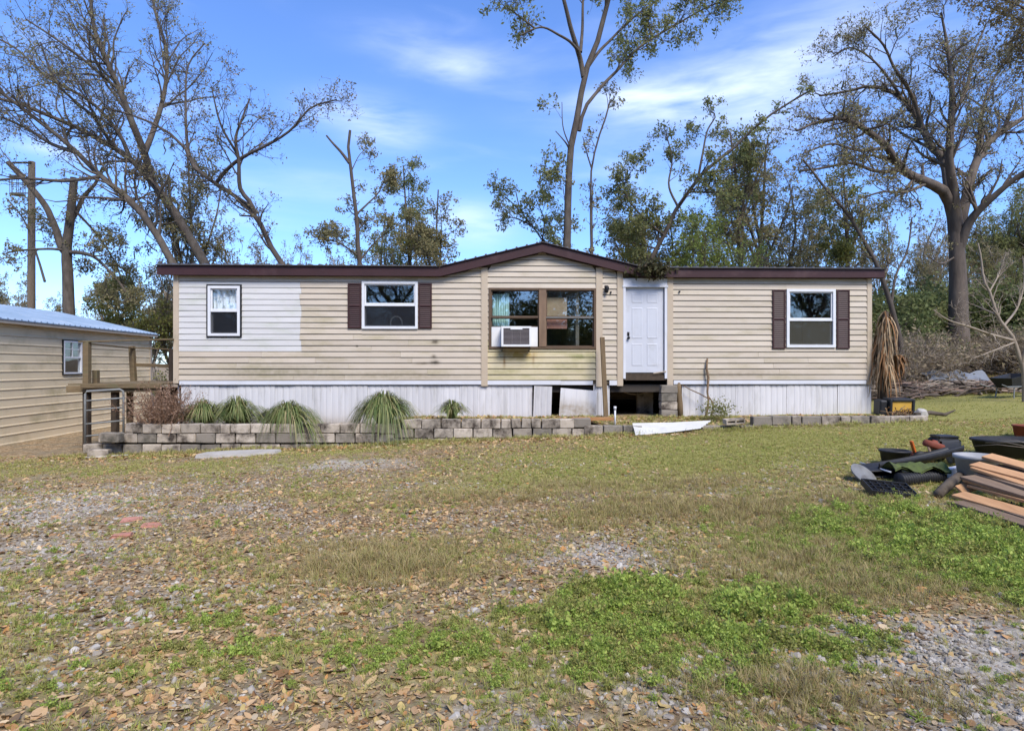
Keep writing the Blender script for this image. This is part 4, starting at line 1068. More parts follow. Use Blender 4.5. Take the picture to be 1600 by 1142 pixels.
def make_tree(name, label, cat, base, limbs, spec, bark, leaf, group=None, seed=1, tmins=None, moss=0, jit=.0, weights=None):
    """limbs: 3D polylines; spec: branch levels and leaves"""
    g = np.random.default_rng(seed)
    base = np.array(base, float)
    A0, R0 = limb_arrays(limbs, g, jit); A0 = A0 - base
    root = empty(name, base, label, cat, group)
    tm = np.array(tmins) if tmins is not None else np.full(len(A0), spec.get('tmin', .35))
    w0 = np.linalg.norm(np.diff(A0, axis=1), axis=2).sum(1) * (1 - tm)
    if weights is not None: w0 = w0 * np.array(weights)
    tr = [(*tubes(A0, R0, 8), 0)]
    A, Rr, lv = A0, R0, []
    for k, L in enumerate(spec['levels']):
        A, Rr = grow(A, Rr, L['n'], L['len'], L.get('ang', (25, 65)), L.get('up', .05), L.get('wob', .16), L.get('rr', .55), L.get('pts', 8), tm if k == 0 else L.get('tmin', .2), g, L.get('rmin', .006), w=w0 if k == 0 else None)
        lv.append((A, Rr))
    for k, (a, r) in enumerate(lv[:-1]): tr.append((*tubes(a, r, 5 if k == 0 else 4), 0))
    V, Q, mi = merge(tr)
    link(bpy.data.objects.new('trunk', quads_mesh('trunk', V, Q, [bark], mi, True)), root)
    cr = [(*tubes(*lv[-1], 3), 0)]
    lf = spec.get('leaves', 0)
    if lf: 
        src = lv[-1][0]
        v, q = leaves_on(src, lf, spec.get('size', .09), spec.get('off', .10), g, aspect=spec.get('aspect', .5), clump=spec.get('clump', 1)); cr.append((v, q, 1))
    V, Q, mi = merge(cr)
    link(bpy.data.objects.new('crown', quads_mesh('crown', V, Q, [bark, leaf], mi)), root)
    if moss:
        a = lv[-2][0]; m = moss; idx = g.integers(0, len(a), m); c = a[idx, g.integers(2, a.shape[1], m)]
        n = 5; pp = [c]
        for k in range(n - 1): pp.append(pp[-1] + g.normal(size=(m, 3)) * .05 + np.array([0, 0, -1]) * (g.uniform(.04, .16, m))[:, None])
        pp = np.stack(pp, 1); r = np.broadcast_to(np.array([.02, .035, .03, .02, .004]), (m, n)) * g.uniform(.4, 1.2, m)[:, None]
        V, Q = tubes(pp, r, 3)
        link(bpy.data.objects.new('hanging_moss', quads_mesh('hanging_moss', V, Q, [m_moss])), root)['kind'] = 'stuff'
    return root
def L3(pts, Y, r0, r1, ground_first=False):
    """photo points (x, y[, depth offset]) on a tree that stands at distance Y; radii in photo pixels"""
    out = [P(p[0], p[1], Y + (p[2] if len(p) > 2 else 0)) for p in pts]
    if ground_first:
        b = out[0]; z = gz(b.x, b.y) - .1
        if b.z - z > .3:
            out = [Vector((b.x + (b.x - out[1].x) * .3, b.y, z))] + out
    return (np.array([tuple(v) for v in out]), r0 * Y / F, r1 * Y / F)

BARE = dict(levels=[dict(n=95, len=2.6, ang=(20, 60), up=.06, wob=.17, rr=.5, pts=9), dict(n=520, len=1.15, ang=(25, 70), up=.05, wob=.2, rr=.55, pts=7), dict(n=2100, len=.5, ang=(25, 75), up=.03, wob=.25, rr=.6, pts=5, rmin=.007)],
            leaves=9000, size=.10, off=.055)
def spec(base=BARE, **kw):
    s = {k: (v if k != 'levels' else [dict(l) for l in v]) for k, v in base.items()}
    for k, v in kw.items():
        if k == 'n':
            for l, m in zip(s['levels'], v): l['n'] = m
        elif k == 'len':
            for l, m in zip(s['levels'], v): l['len'] = m
        elif k == 'up':
            for l in s['levels']: l['up'] = v
        else: s[k] = v
    return s
# the big leaning trees behind the left end
Y1 = 24.0
LA = L3([(285, 440), (270, 412), (239, 357), (206, 316), (158, 276, .5), (121, 239, .8), (85, 208, 1), (48, 180, 1), (0, 143, .5), (-60, 105, 0)], Y1, 8.2, 2.0, True)
LA2 = L3([(121, 239, .8), (80, 225, 1.5), (40, 200, 2.2), (-20, 175, 2.6)], Y1, 3.5, 1.2)
LA3 = L3([(158, 276, .5), (100, 283, 0), (40, 279, -.6), (-30, 283, -1)], Y1, 3.2, 1.2)
b0 = LA[0][0]
make_tree('leaning_tree', 'nearly bare leaning tree with the lowest trunk reaching left over the shed', 'tree', b0, [LA, LA2, LA3], spec(n=(55, 300, 1300), leaves=3000, size=.11), m_bark, m_lf_brown, 'bare leaning trees behind the home', 3, [.4, .2, .15])
Y2 = 25.5
LB = L3([(335, 440), (320, 412), (294, 368), (265, 320), (239, 287, .3), (210, 254, .6), (173, 228, .9), (121, 200, 1), (74, 180, .8), (29, 162, .4), (-20, 150, 0)], Y2, 10.8, 2.0, True)
LB1 = L3([(237, 285, .3), (232, 262, 0), (224, 235, -.4), (206, 191, -.8), (188, 143, -1), (165, 92, -1.1), (147, 44, -1), (140, -20, -1)], Y2, 6.5, 2.2)
LB2 = L3([(226, 239, -.4), (239, 206, .2), (254, 158, .8), (261, 110, 1.2), (257, 66, 1.4), (245, 29, 1.5), (235, -20, 1.5)], Y2, 4.6, 1.8)
LB3 = L3([(176, 228, .9), (147, 184, 0), (121, 162, -.8), (85, 125, -1.6), (63, 66, -2)], Y2, 3, 1)
LB4 = L3([(206, 254, .6), (184, 206, 1.2), (140, 158, 1.8), (74, 121, 2.2), (22, 74, 2.4), (-30, 50, 2.6)], Y2, 3.4, 1.2)
LB5 = L3([(188, 143, -1), (150, 110, -1.6), (100, 70, -2.2), (40, 30, -2.6)], Y2, 2.6, 1)
make_tree('leaning_tree', 'thick dark trunk leaning left with many bare limbs spreading to the sky', 'tree', LB[0][0], [LB, LB1, LB2, LB3, LB4, LB5], spec(n=(120, 760, 3600), leaves=7500, size=.11), m_bark, m_lf_olive, 'bare leaning trees behind the home', 5, [.45, .3, .3, .15, .15, .1])
Y3 = 23.0
LC = L3([(448, 440), (437, 415), (415, 368), (397, 331), (371, 309), (331, 283, .3), (305, 265, .6), (287, 228, .9), (250, 199, 1.1), (206, 180, 1.2), (162, 169, 1)], Y3, 6.2, 1.4, True)
LC1 = L3([(399, 335), (390, 315, -.2), (375, 294, -.4), (373, 250, -.6), (368, 217, -.7), (379, 184, -.6), (390, 155, -.5)], Y3, 4, 1.2)
LC2 = L3([(338, 286, .3), (355, 265, -.2), (379, 246, -.6), (423, 224, -1), (456, 202, -1.2), (485, 169, -1.3), (526, 156, -1.4)], Y3, 3.2, 1.0)
LC3 = L3([(310, 268, .6), (294, 235, 1.2), (290, 165, 1.7), (294, 103, 2), (320, 68, 2.2)], Y3, 3.2, 1.0)
LC4 = L3([(370, 240, -.5), (345, 195, -.9), (330, 135, -1.2)], Y3, 2.2, .8)
make_tree('leaning_tree', 'crooked thinner tree whose limb sweeps right across the open blue sky', 'tree', LC[0][0], [LC, LC1, LC2, LC3, LC4], spec(n=(60, 330, 1500), len=(1.7, .9, .45), leaves=3300, size=.10), m_bark_dark, m_lf_brown, 'bare leaning trees behind the home', 7, [.4, .3, .3, .3, .3])
# mossy evergreen between them
LEAFY = dict(levels=[dict(n=60, len=1.9, ang=(30, 75), up=.05, wob=.18, rr=.5, pts=8), dict(n=330, len=.95, ang=(25, 70), up=.04, wob=.2, rr=.55, pts=6), dict(n=1500, len=.42, ang=(25, 75), up=.02, wob=.25, rr=.6, pts=4, rmin=.006)],
             leaves=15000, size=.11, off=.06, tmin=.3)
def upright(px, ytop, Y, rpx, lean=0, forks=0, seed=0, spread=60):
    q = P(px, ytop, Y); z = gz(q.x, Y); g = np.random.default_rng(seed + 900); h = q.z - z; s = Y / F
    pts = [(q.x - lean * s + g.normal() * .02, Y, z - .1)]
    for t in (.25, .5, .75, 1): pts.append((q.x - lean * s * (1 - t) + g.normal() * .12 * (1 - .3 * t), Y + g.normal() * .2, z + h * t))
    out = [(np.array(pts), rpx * s, .3 * rpx * s)]
    for k in range(forks):
        t = g.uniform(.3, .65); a = g.uniform(0, 6.28); bp = np.array(smooth_poly(pts, 20)[int(t * 19)]); e = h * (1 - t) * g.uniform(.6, .95)
        d = np.array([math.cos(a), math.sin(a), 0]) * spread * s * g.uniform(.6, 1.1)
        out.append((np.array([bp, bp + d * .45 + [0, 0, e * .4], bp + d * .85 + [0, 0, e * .75], bp + d + [0, 0, e]]), rpx * .55 * s, rpx * .18 * s))
    return out
l = upright(296, 250, 27, 5, 10, 4, 1, 55)
make_tree('mossy_tree', 'grey green moss draped evergreen between the leaning trunks', 'tree', l[0][0][0], l, spec(LEAFY, n=(60, 330, 1500), leaves=9000), m_bark, m_lf_olive, None, 11, [.35] + [.2] * 4, moss=420)
# pollarded tree near the pole
Y4 = 25.0
k4 = [L3([(108, 500), (107, 470), (106, 431), (104, 391), (109, 350), (111, 330), (116, 278)], Y4, 11.5, 5.5, True), L3([(103, 395), (95, 384), (88, 360), (80, 341), (71, 322), (47, 291), (12, 254)], Y4, 6.2, 3.2),
      L3([(111, 345), (120, 330, .3), (132, 306, .5), (149, 287, .8), (160, 262, 1)], Y4, 4.2, 1.8), L3([(104, 392), (80, 389, -.4), (38, 391, -.8), (10, 395, -1.2)], Y4, 2.2, 1.2), L3([(106, 394), (130, 396, -.3), (152, 405, -.6), (185, 440, -.9), (205, 470, -1)], Y4, 3.4, 1.2),
      L3([(70, 440), (58, 400, .4), (38, 345, .8), (10, 310, 1)], Y4 + 1, 2, .8), L3([(118, 330), (150, 365, .5), (180, 410, .9), (190, 440, 1)], Y4, 2, .9)]
make_tree('pollarded_tree', 'pollarded grey trunk with sawn off limbs beside the utility pole', 'tree', k4[0][0][0], k4, spec(n=(34, 220, 1000), len=(1.3, .75, .4), leaves=6500, size=.11), m_bark, m_lf_olive, None, 13, [.55, .55, .3, .2, .15, .1, .2], weights=[.15, .25, 1, 1.6, 1.6, 1.2, 1.5])
# snag behind the roof
Y5 = 26.0
k5 = [L3([(562, 420), (560, 400), (558, 350), (555, 323), (547, 254), (544, 225), (547, 204)], Y5, 5.5, 2, True), L3([(546, 255), (533, 238), (520, 224), (510, 212)], Y5, 2.8, 1.3), L3([(557, 335), (575, 318, .3), (592, 300, .5), (606, 268, .6)], Y5, 1.8, .7),
      L3([(548, 270), (560, 245, .3), (572, 232, .5)], Y5, 1.0, .4), L3([(560, 400), (530, 380, -.5), (500, 372, -.8)], Y5, 1.8, .7), L3([(560, 410), (590, 375, .6), (625, 350, 1)], Y5, 1.8, .7)]
make_tree('dead_snag', 'slim broken topped snag with a forked tip rising behind the roof', 'tree', k5[0][0][0], k5, spec(n=(24, 150, 700), len=(1.0, .6, .35), leaves=4300, size=.12), m_bark_dark, m_lf_olive, None, 17, [.6, .7, .3, .3, .2, .2], weights=[.1, .05, 1.5, .5, 1.6, 1.6])
for (px_, top, Y, rp, ln, fk, sd, lab, lv_, m) in ((640, 262, 30, 3.4, 4, 4, 2, 'small leafy tree with thin bare tips, left of the gable roof', 9000, m_lf_green), (683, 300, 28, 3.2, -6, 4, 3, 'low rounded leafy tree right behind the roof near the gable', 9500, m_lf_olive),
                                                   (600, 330, 33, 2.6, 3, 3, 4, 'low dull green tree between the snag and the thin tipped tree', 6000, m_lf_green)):
    l = upright(px_, top, Y, rp, ln, fk, sd, 38)
    make_tree('small_tree', lab, 'tree', l[0][0][0], l, spec(LEAFY, n=(44, 240, 1000), len=(1.2, .75, .4), leaves=lv_, size=.12), m_bark_dark, m, None, 30 + sd, [.45] + [.25] * fk)
k6 = [L3([(905, 440), (868, 395), (847, 375), (830, 350), (814, 331), (806, 300)], 27, 2.6, .8, True), L3([(830, 352), (800, 340, .4), (772, 345, .8)], 27, 1.4, .6), L3([(847, 378), (850, 345, -.5), (838, 312, -.8)], 27, 1.4, .6), L3([(816, 334), (790, 310, -.4), (778, 330, -.6)], 27, 1.2, .5)]
make_tree('small_tree', 'thin leaning tree with a sparse leafy crown just left of the tall trunk', 'tree', k6[0][0][0], k6, spec(n=(22, 150, 640), len=(.95, .6, .36), leaves=4200, size=.125), m_bark_dark, m_lf_green, None, 40, [.5, .2, .3, .2])
# the tall tree behind the gable
Y6 = 22.0
k7 = [L3([(886, 400), (886, 386), (888, 294), (891, 240), (895, 215), (903, 178), (913, 118), (920, 100), (928, 86), (943, 29), (954, -10), (960, -60)], Y6, 8.2, 3.2, True),
      L3([(912, 121), (907, 95), (902, 77, -.3), (892, 45, -.6), (886, 20, -.8), (876, -20, -1), (868, -60, -1)], Y6, 4.4, 2.2), L3([(907, 82, -.2), (910, 45, .2), (911, 0, .4), (916, -50, .5)], Y6, 2.8, 1.4),
      L3([(903, 79, -.3), (890, 65, -.8), (873, 55, -1.1), (852, 44, -1.4), (836, 45, -1.6), (812, 56, -1.7)], Y6, 2.4, .9), L3([(905, 205), (912, 172), (920, 160), (943, 132, .4), (965, 110, .7), (987, 85, 1), (1010, 66, 1.2), (1035, 51, 1.4), (1060, 37, 1.5), (1100, 14, 1.6), (1130, 2, 1.6)], Y6, 3.2, 1.0),
      L3([(917, 108), (936, 81, .3), (955, 62, .6), (976, 40, .9), (1000, 20, 1.1), (1030, 0, 1.2)], Y6, 2.8, 1.0), L3([(889, 232), (883, 222, -.3), (868, 205, -.5)], Y6, 1.6, .6), L3([(836, 45, -1.6), (810, 25, -1.8), (790, 10, -2)], Y6, 1.6, .7), L3([(893, 235), (880, 200, -.4), (878, 160, -.5)], Y6, 1.2, .5),
      L3([(886, 330), (882, 310), (880, 290)], Y6, .8, .3), L3([(889, 400), (881, 375, .2), (872, 362, .3)], Y6, 1, .4)]
make_tree('tall_tree', 'tall slender tree rising behind the gable with a high forked crown', 'tree', k7[0][0][0], k7, spec(n=(70, 400, 1900), len=(1.3, .8, .42), leaves=8500, size=.125, off=.055, clump=2), m_bark, m_lf_green, None, 43, [.88, .55, .5, .35, .3, .4, .3, .1, .35, .2, .2], weights=[.5, .8, 1, 2.3, 1.9, 1.6, 1.6, 2.4, 1.6, 1, 1.4])
k8 = [L3([(923, 410), (924, 393), (923, 330), (924, 265), (930, 235), (936, 213), (946, 185), (954, 156)], 23, 2.6, 1.2, True), L3([(924, 262), (917, 240), (911, 215)], 23, 1.4, .6), L3([(945, 190), (950, 165), (946, 140)], 23, .9, .4), L3([(926, 408), (925, 340, .3), (926, 290, .4)], 23, 1.6, .8)]
make_tree('thin_tree', 'thin dark almost leafless tree just right of the tall trunk', 'tree', k8[0][0][0], k8, spec(n=(26, 90, 260), len=(.7, .4, .25), leaves=650, size=.12), m_bark_dark, m_lf_olive, None, 47, [.4, .3, .3, .3])
# leaning tree right of the door and its bushy neighbours
Y7 = 25.0
k9 = [L3([(1010, 420), (1030, 385), (1055, 330), (1078, 297), (1100, 268), (1117, 254), (1152, 227), (1186, 193, -.3), (1225, 166, -.6), (1271, 139, -.8)], Y7, 5.5, 1.3, True), L3([(1090, 282), (1098, 240, .3), (1105, 205, .5), (1118, 182, .6), (1110, 174, .7)], Y7, 2.2, .9), L3([(1060, 325), (1045, 290, .4), (1050, 250, .6), (1040, 205, .7)], Y7, 2, .8), L3([(1040, 370), (1005, 340, -.5), (975, 300, -.9), (985, 270, -1)], Y7, 2, .8),
      L3([(1100, 270), (1135, 265, .5), (1165, 250, .9), (1180, 215, 1.1)], Y7, 1.8, .8), L3([(1075, 300), (1120, 300, -.6), (1160, 290, -1)], Y7, 1.8, .7), L3([(1030, 390), (990, 380, .6), (955, 372, 1)], Y7, 1.6, .7)]
make_tree('leaning_tree', 'leafy tree leaning right with a bare limb stretched towards the oak', 'tree', k9[0][0][0], k9, spec(n=(60, 340, 1500), len=(1.25, .7, .38), leaves=12500, size=.12), m_bark_dark, m_lf_green, None, 53, [.3, .35, .3, .2, .2, .2, .2], weights=[.45, 1, 1.4, 1.5, 1.3, 1.2, 1.5])
for (px_, top, Y, rp, ln, fk, sd, lab, lv_, m, sz) in ((1140, 205, 28, 4.5, -30, 5, 5, 'bushy dark green tree standing behind the leaning limb', 6500, m_lf_olive, .13), (1195, 230, 30, 4.6, 12, 4, 6, 'upright leafy tree with a dark straight trunk, right of the bushy one', 7000, m_lf_olive, .13),
                                                       (1235, 290, 31, 3.5, 8, 3, 7, 'sparse slender tree above the middle of the right roof', 5500, m_lf_olive, .13), (985, 300, 29, 3.2, 6, 4, 8, 'leafy low tree behind the roof just right of the tall trunk', 7500, m_lf_olive, .13), (1050, 330, 27, 3.0, -6, 4, 9, 'yellow green rounded tree peering over the roof above the door', 9500, m_lf_yell, .12),
                                                       (1095, 360, 24, 2.2, -6, 4, 10, 'bright green low bushy tree just above the right roof', 7000, m_lf_bright, .11), (1320, 270, 33, 3.4, -10, 4, 12, 'dull yellowish tree behind the right end of the roof', 8500, m_lf_yell, .14), (1160, 372, 24, 2, 4, 4, 14, 'low light green bush over the roof right of the middle', 4500, m_lf_bright, .10)):
    l = upright(px_, top, Y, rp, ln, fk, sd, 48)
    make_tree('leafy_tree', lab, 'tree', l[0][0][0], l, spec(LEAFY, n=(56, 300, 1300), len=(1.5, .85, .42), leaves=lv_, size=sz), m_bark, m, None, 60 + sd, [.42] + [.2] * fk)
# the big oak on the right
Y8 = 24.0
def O(pts, a, c, gf=False): return L3(pts, Y8, a, c, gf)
k10 = [O([(1501, 566), (1498, 520), (1497, 439), (1495, 385), (1494, 350), (1490, 318)], 16.5, 8.5), O([(1495, 385), (1489, 335), (1475, 300, -.3), (1448, 285, -.8), (1410, 266, -1.3), (1387, 231, -1.7), (1348, 200, -2), (1317, 185, -2.3), (1280, 190, -2.5), (1245, 205, -2.6)], 10.5, 1.4),
       O([(1495, 375), (1486, 320, .3), (1475, 250, .8), (1456, 231, 1.1), (1441, 200, 1.4), (1410, 154, 1.9), (1364, 135, 2.3), (1325, 143, 2.6), (1280, 150, 2.8)], 9.5, 1.4), O([(1441, 200, 1.4), (1425, 150, 1), (1398, 108, .6), (1380, 70, .3), (1350, 40, 0)], 3.6, 1.2),
       O([(1495, 370), (1490, 300, -.3), (1483, 250, -.7), (1487, 173, -1.1), (1487, 130, -1.3), (1478, 60, -1.4), (1470, 20, -1.5)], 9, 1.2), O([(1486, 180, -1), (1510, 140, -.5), (1520, 90, 0), (1540, 40, .4)], 3.2, 1.2), O([(1496, 372), (1506, 325, .3), (1525, 254, .9), (1552, 216, 1.3), (1599, 185, 1.8), (1650, 150, 2.1)], 9.5, 2.0),
       O([(1497, 392), (1516, 345, -.4), (1552, 308, -1), (1599, 270, -1.6), (1660, 235, -2.1)], 8, 1.8), O([(1518, 275, .7), (1528, 230, 1.4), (1535, 170, 2), (1560, 110, 2.4), (1590, 70, 2.6)], 3.4, 1.2), O([(1410, 266, -1.3), (1370, 268, -1.8), (1330, 255, -2.2), (1290, 262, -2.5), (1250, 268, -2.7)], 3.2, 1.2),
       O([(1448, 287, -.8), (1415, 300, -1.6), (1380, 300, -2.4), (1345, 310, -3)], 2.6, 1.0), O([(1387, 231, -1.7), (1340, 235, -2.3), (1300, 225, -2.8), (1255, 240, -3.2)], 2.6, 1.0), O([(1457, 233, 1.1), (1420, 215, 2), (1375, 190, 2.8), (1330, 195, 3.4)], 2.6, 1.0), O([(1410, 154, 1.9), (1370, 100, 1.6), (1330, 75, 1.3), (1300, 90, 1.1)], 2.4, .9), O([(1495, 400), (1470, 412, -.5), (1450, 400, -.9)], 1.6, .7)]
ob = np.array(P(1502, 566, Y8)); og = gz(ob[0], ob[1]); 
k10[0][0][0] = (ob[0], ob[1], og - .15)
make_tree('oak_tree', 'broad spreading oak with a thick trunk right of the mobile home', 'tree', (ob[0], ob[1], og), k10, spec(n=(240, 1700, 8200), len=(1.6, .85, .42), leaves=19000, size=.10, off=.05), m_bark_pink, m_lf_olive, None, 71, [.95] + [.3] * 2 + [.2] + [.3] + [.2] * 10, moss=130, weights=[.3, 1, 1, 1, 1.5] + [1] * 10)
mb = MB()
for k in range(9):
    a_ = k * .7; mb.tube([(0.25 * math.cos(a_), .25 * math.sin(a_), .75), (.42 * math.cos(a_), .42 * math.sin(a_), .35), (.75 * math.cos(a_ + .1), .75 * math.sin(a_ + .1), .03), (1.1 * math.cos(a_ + .2), 1.1 * math.sin(a_ + .2), -.12)], [.16, .2, .15, .05], 7)
o = mb.build('root_flare', m_bark_pink, bpy.data.objects['oak_tree'], True)
# leaning bare pole tree behind the right end of the home
k11 = [L3([(1408, 545), (1398, 500), (1390, 470), (1371, 416), (1348, 374), (1325, 335), (1294, 300), (1271, 270), (1255, 250)], 20.5, 5.2, 1.5, True), L3([(1392, 480), (1400, 430, .3), (1418, 390, .6), (1425, 340, .8)], 20.5, 2.4, 1), L3([(1330, 340), (1320, 300, -.3), (1315, 265, -.4)], 20.5, 1.2, .5)]
make_tree('leaning_tree', 'dark slim trunk slanting left from behind the right end of the home', 'tree', k11[0][0][0], k11, spec(n=(26, 110, 380), len=(.8, .5, .3), leaves=1300, size=.10), m_bark_dark, m_lf_olive, None, 73, [.5, .3, .3])
# mistletoe on it
g_ = np.random.default_rng(5); q = P(1316, 393, 21.5)
d_ = nrm(g_.normal(size=(260, 3))); A_ = np.stack([d_ * 0, d_ * .2 + g_.normal(size=d_.shape) * .03, d_ * .42 + g_.normal(size=d_.shape) * .06], 1)
V1, Q1 = tubes(A_, np.broadcast_to(np.array([.008, .006, .003]), (260, 3)), 3); V2, Q2 = leaves_on(A_, 2600, .085, .05, g_, aspect=.45, tmin=.35)
V, Q, mi = merge([(V1, Q1, 0), (V2, Q2, 1)])
o = link(bpy.data.objects.new('mistletoe', quads_mesh('mistletoe', V, Q, [m_bark_dark, m_lf_yell], mi))); o.location = q; tag(o, 'round mistletoe ball hanging over the right end of the roof', 'mistletoe')
# limb entering at the upper right corner
k12 = [L3([(1850, 380), (1800, 220), (1720, 90), (1640, 45), (1590, 30), (1545, 12)], 15, 6, 1, True), L3([(1640, 46), (1600, 55, .5), (1560, 75, .8)], 15, 2, .7), L3([(1640, 44), (1590, 8, -.5), (1530, -10, -.8)], 15, 2, .7), L3([(1680, 70), (1630, 90, .6), (1590, 80, 1)], 15, 2, .7)]
make_tree('overhanging_tree', 'leafy tips of a nearer tree entering at the top right corner', 'tree', k12[0][0][0], k12, spec(n=(36, 200, 900), len=(.8, .5, .26), leaves=4800, size=.085), m_bark_dark, m_lf_brown, None, 79, [.7, .2, .2, .2])
# pale bare shrub at the right edge
YS = 16.0
def S_(pts, a, c, gf=False): return L3(pts, YS, a, c, gf)
k13 = [S_([(1600, 580), (1594, 562), (1582, 526), (1567, 508), (1557, 489), (1546, 455), (1537, 437), (1533, 403), (1528, 380)], 4.2, 1, True), S_([(1583, 532), (1550, 523, -.3), (1519, 512, -.5), (1482, 500, -.7), (1458, 484, -.8)], 2.6, .7), S_([(1568, 510), (1590, 480, .3), (1600, 440, .5), (1598, 400, .6)], 2, .6), S_([(1558, 492), (1530, 480, .4), (1505, 470, .6)], 1.6, .5), S_([(1596, 566), (1612, 520, -.2), (1622, 470, -.3), (1618, 410, -.4)], 3.4, 1),
       S_([(1546, 456), (1560, 430, .3), (1572, 395, .5)], 1.4, .5), S_([(1585, 535), (1560, 545, -.4), (1520, 560, -.6)], 1.6, .5), S_([(1600, 575), (1640, 540), (1650, 480), (1640, 420)], 3, .8)]
make_tree('bare_shrub', 'pale leafless forked shrub at the right edge before the woods', 'shrub', k13[0][0][0], k13, spec(n=(60, 190, 420), len=(.65, .36, .2), leaves=0), m_bark_pale, m_lf_brown, None, 83, [.25] + [.2] * 7)

# ---- woods beyond: individual trees from a few grown kinds
def proto(name, h, seed, forks, spread, sp, bark, leaf, moss=0, r=.14):
    g = np.random.default_rng(seed); pts = [(0, 0, -.2)] + [(g.normal() * .18 * (1 + t), g.normal() * .18 * (1 + t), h * t) for t in (.25, .5, .75, 1)]
    lim = [(np.array(pts), r, r * .22)]
    for k in range(forks):
        t = g.uniform(.25, .7); a = g.uniform(0, 6.28); bp = np.array(smooth_poly(pts, 20)[int(t * 19)]); e = h * (1 - t) * g.uniform(.55, .95); d = np.array([math.cos(a), math.sin(a), 0]) * spread * g.uniform(.6, 1.1)
        lim.append((np.array([bp, bp + d * .45 + [0, 0, e * .4], bp + d * .85 + [0, 0, e * .75], bp + d + [0, 0, e]]), r * .5, r * .15))
    return make_tree(name, 'x', 'tree', (0, 0, 0), lim, sp, bark, leaf, None, seed, [.35] + [.25] * forks, moss=moss)
WOODS = 'trees of the woods beyond the yard'
KIND = [proto('woodland_tree', 9, 201, 6, 2.0, spec(LEAFY, n=(60, 320, 1400), len=(1.7, .95, .5), leaves=7000, size=.15), m_bark_pale, m_lf_olive, 120),
        proto('woodland_tree', 9, 202, 5, 1.6, spec(LEAFY, n=(56, 300, 1300), len=(1.6, .9, .5), leaves=4200, size=.14), m_bark_pale, m_lf_brown, 160),
        proto('woodland_tree', 9, 203, 5, 1.5, spec(n=(60, 320, 1200), len=(1.5, .9, .5), leaves=1500, size=.13), m_bark_pale, m_lf_brown, 60),
        proto('woodland_tree', 9, 204, 7, 2.2, spec(LEAFY, n=(70, 380, 1600), len=(1.9, 1.0, .5), leaves=11000, size=.15), m_bark_dark, m_lf_green)]
KLAB = ['olive leaved woodland tree', 'sparse brownish woodland tree with pale trunk', 'bare pale twigged woodland tree', 'dense green woodland tree']
used = [False] * 4
def where(px):
    return ('behind the shed roof' if px < 200 else 'between the shed and the leaning trunks' if px < 320 else 'above the left part of the roof' if px < 560 else 'above the roof just left of the gable' if px < 850 else
            'right behind the gable' if px < 1060 else 'above the right part of the roof' if px < 1300 else 'between the right roof end and the oak' if px < 1460 else 'right of the oak trunk' if px < 1600 else 'beyond the right picture edge')
def wood(px, top, Y, kind, sx=1.0, lab=None):
    q = P(px, top, Y); z = gz(q.x, q.y); s = (q.z - z) / 9.6
    t = KIND[kind] if not used[kind] else copy_tree(KIND[kind]); used[kind] = True
    t.location = (q.x, q.y, z - .05); t.scale = (s * sx, s * sx, s); t.rotation_euler = (0, 0, random.uniform(0, 6.28))
    t['label'] = lab or KLAB[kind] + ' ' + where(px); t['group'] = WOODS
    return t
g_ = random.Random(4)
for (px_, top, Y, kd, sx) in ((1290, 315, 36, 1, 1), (1380, 330, 34, 1, .9), (1455, 330, 33, 2, .9), (1530, 325, 36, 0, 1), (1575, 300, 33, 3, .9), (1610, 280, 38, 1, 1), (1640, 290, 32, 3, 1),
                              (1180, 340, 40, 2, .9), (1120, 360, 42, 1, .9), (1440, 380, 29, 0, .8), (1545, 370, 29, 0, .9), (1590, 390, 27, 3, .8), (1475, 350, 40, 1, 1), (1560, 345, 48, 1, 1), (1700, 250, 34, 3, 1), (1760, 240, 36, 0, 1),
                              (1235, 385, 50, 0, 1), (1070, 390, 46, 0, 1), (1010, 395, 44, 1, .9), (960, 398, 48, 0, .9), (905, 402, 45, 2, .8), (780, 405, 46, 2, .9), (640, 392, 46, 0, .9), (590, 385, 44, 1, .9), (520, 385, 42, 0, .8), (470, 378, 40, 1, .8), (440, 385, 44, 2, .8), (400, 375, 38, 1, .9), (345, 365, 40, 1, .9),
                              (250, 400, 38, 1, 1), (150, 440, 42, 1, .9), (95, 455, 45, 0, .9), (40, 435, 40, 1, .9), (0, 425, 42, 0, .9), (-60, 400, 44, 3, 1), (-120, 360, 40, 0, 1), (-200, 320, 38, 1, 1), (1850, 230, 40, 0, 1), (270, 430, 46, 0, 1)):
    wood(px_, top, Y, kd, sx * .9)
l = upright(185, 432, 30, 2.6, 4, 5, 21, 36)
make_tree('leafy_tree', 'yellow green bushy tree rising behind the shed roof', 'tree', l[0][0][0], l, spec(LEAFY, n=(50, 270, 1100), len=(1.1, .7, .4), leaves=9500, size=.13), m_bark, m_lf_yell, None, 91, [.3] + [.2] * 5)
l = upright(236, 480, 26, 2, 3, 4, 22, 30)
make_tree('leafy_tree', 'small sparse bush in the gap between the shed and the home', 'tree', l[0][0][0], l, spec(LEAFY, n=(50, 270, 1100), len=(.9, .6, .35), leaves=3800, size=.11), m_bark, m_lf_yell, None, 92, [.1] + [.1] * 4)
l = upright(262, 420, 27, 2.4, 3, 4, 23, 30)
make_tree('leafy_tree', 'dull green tree close behind the left corner of the home', 'tree', l[0][0][0], l, spec(LEAFY, n=(50, 270, 1100), len=(1.1, .7, .4), leaves=3600, size=.12), m_bark, m_lf_olive, None, 93, [.15] + [.15] * 4)
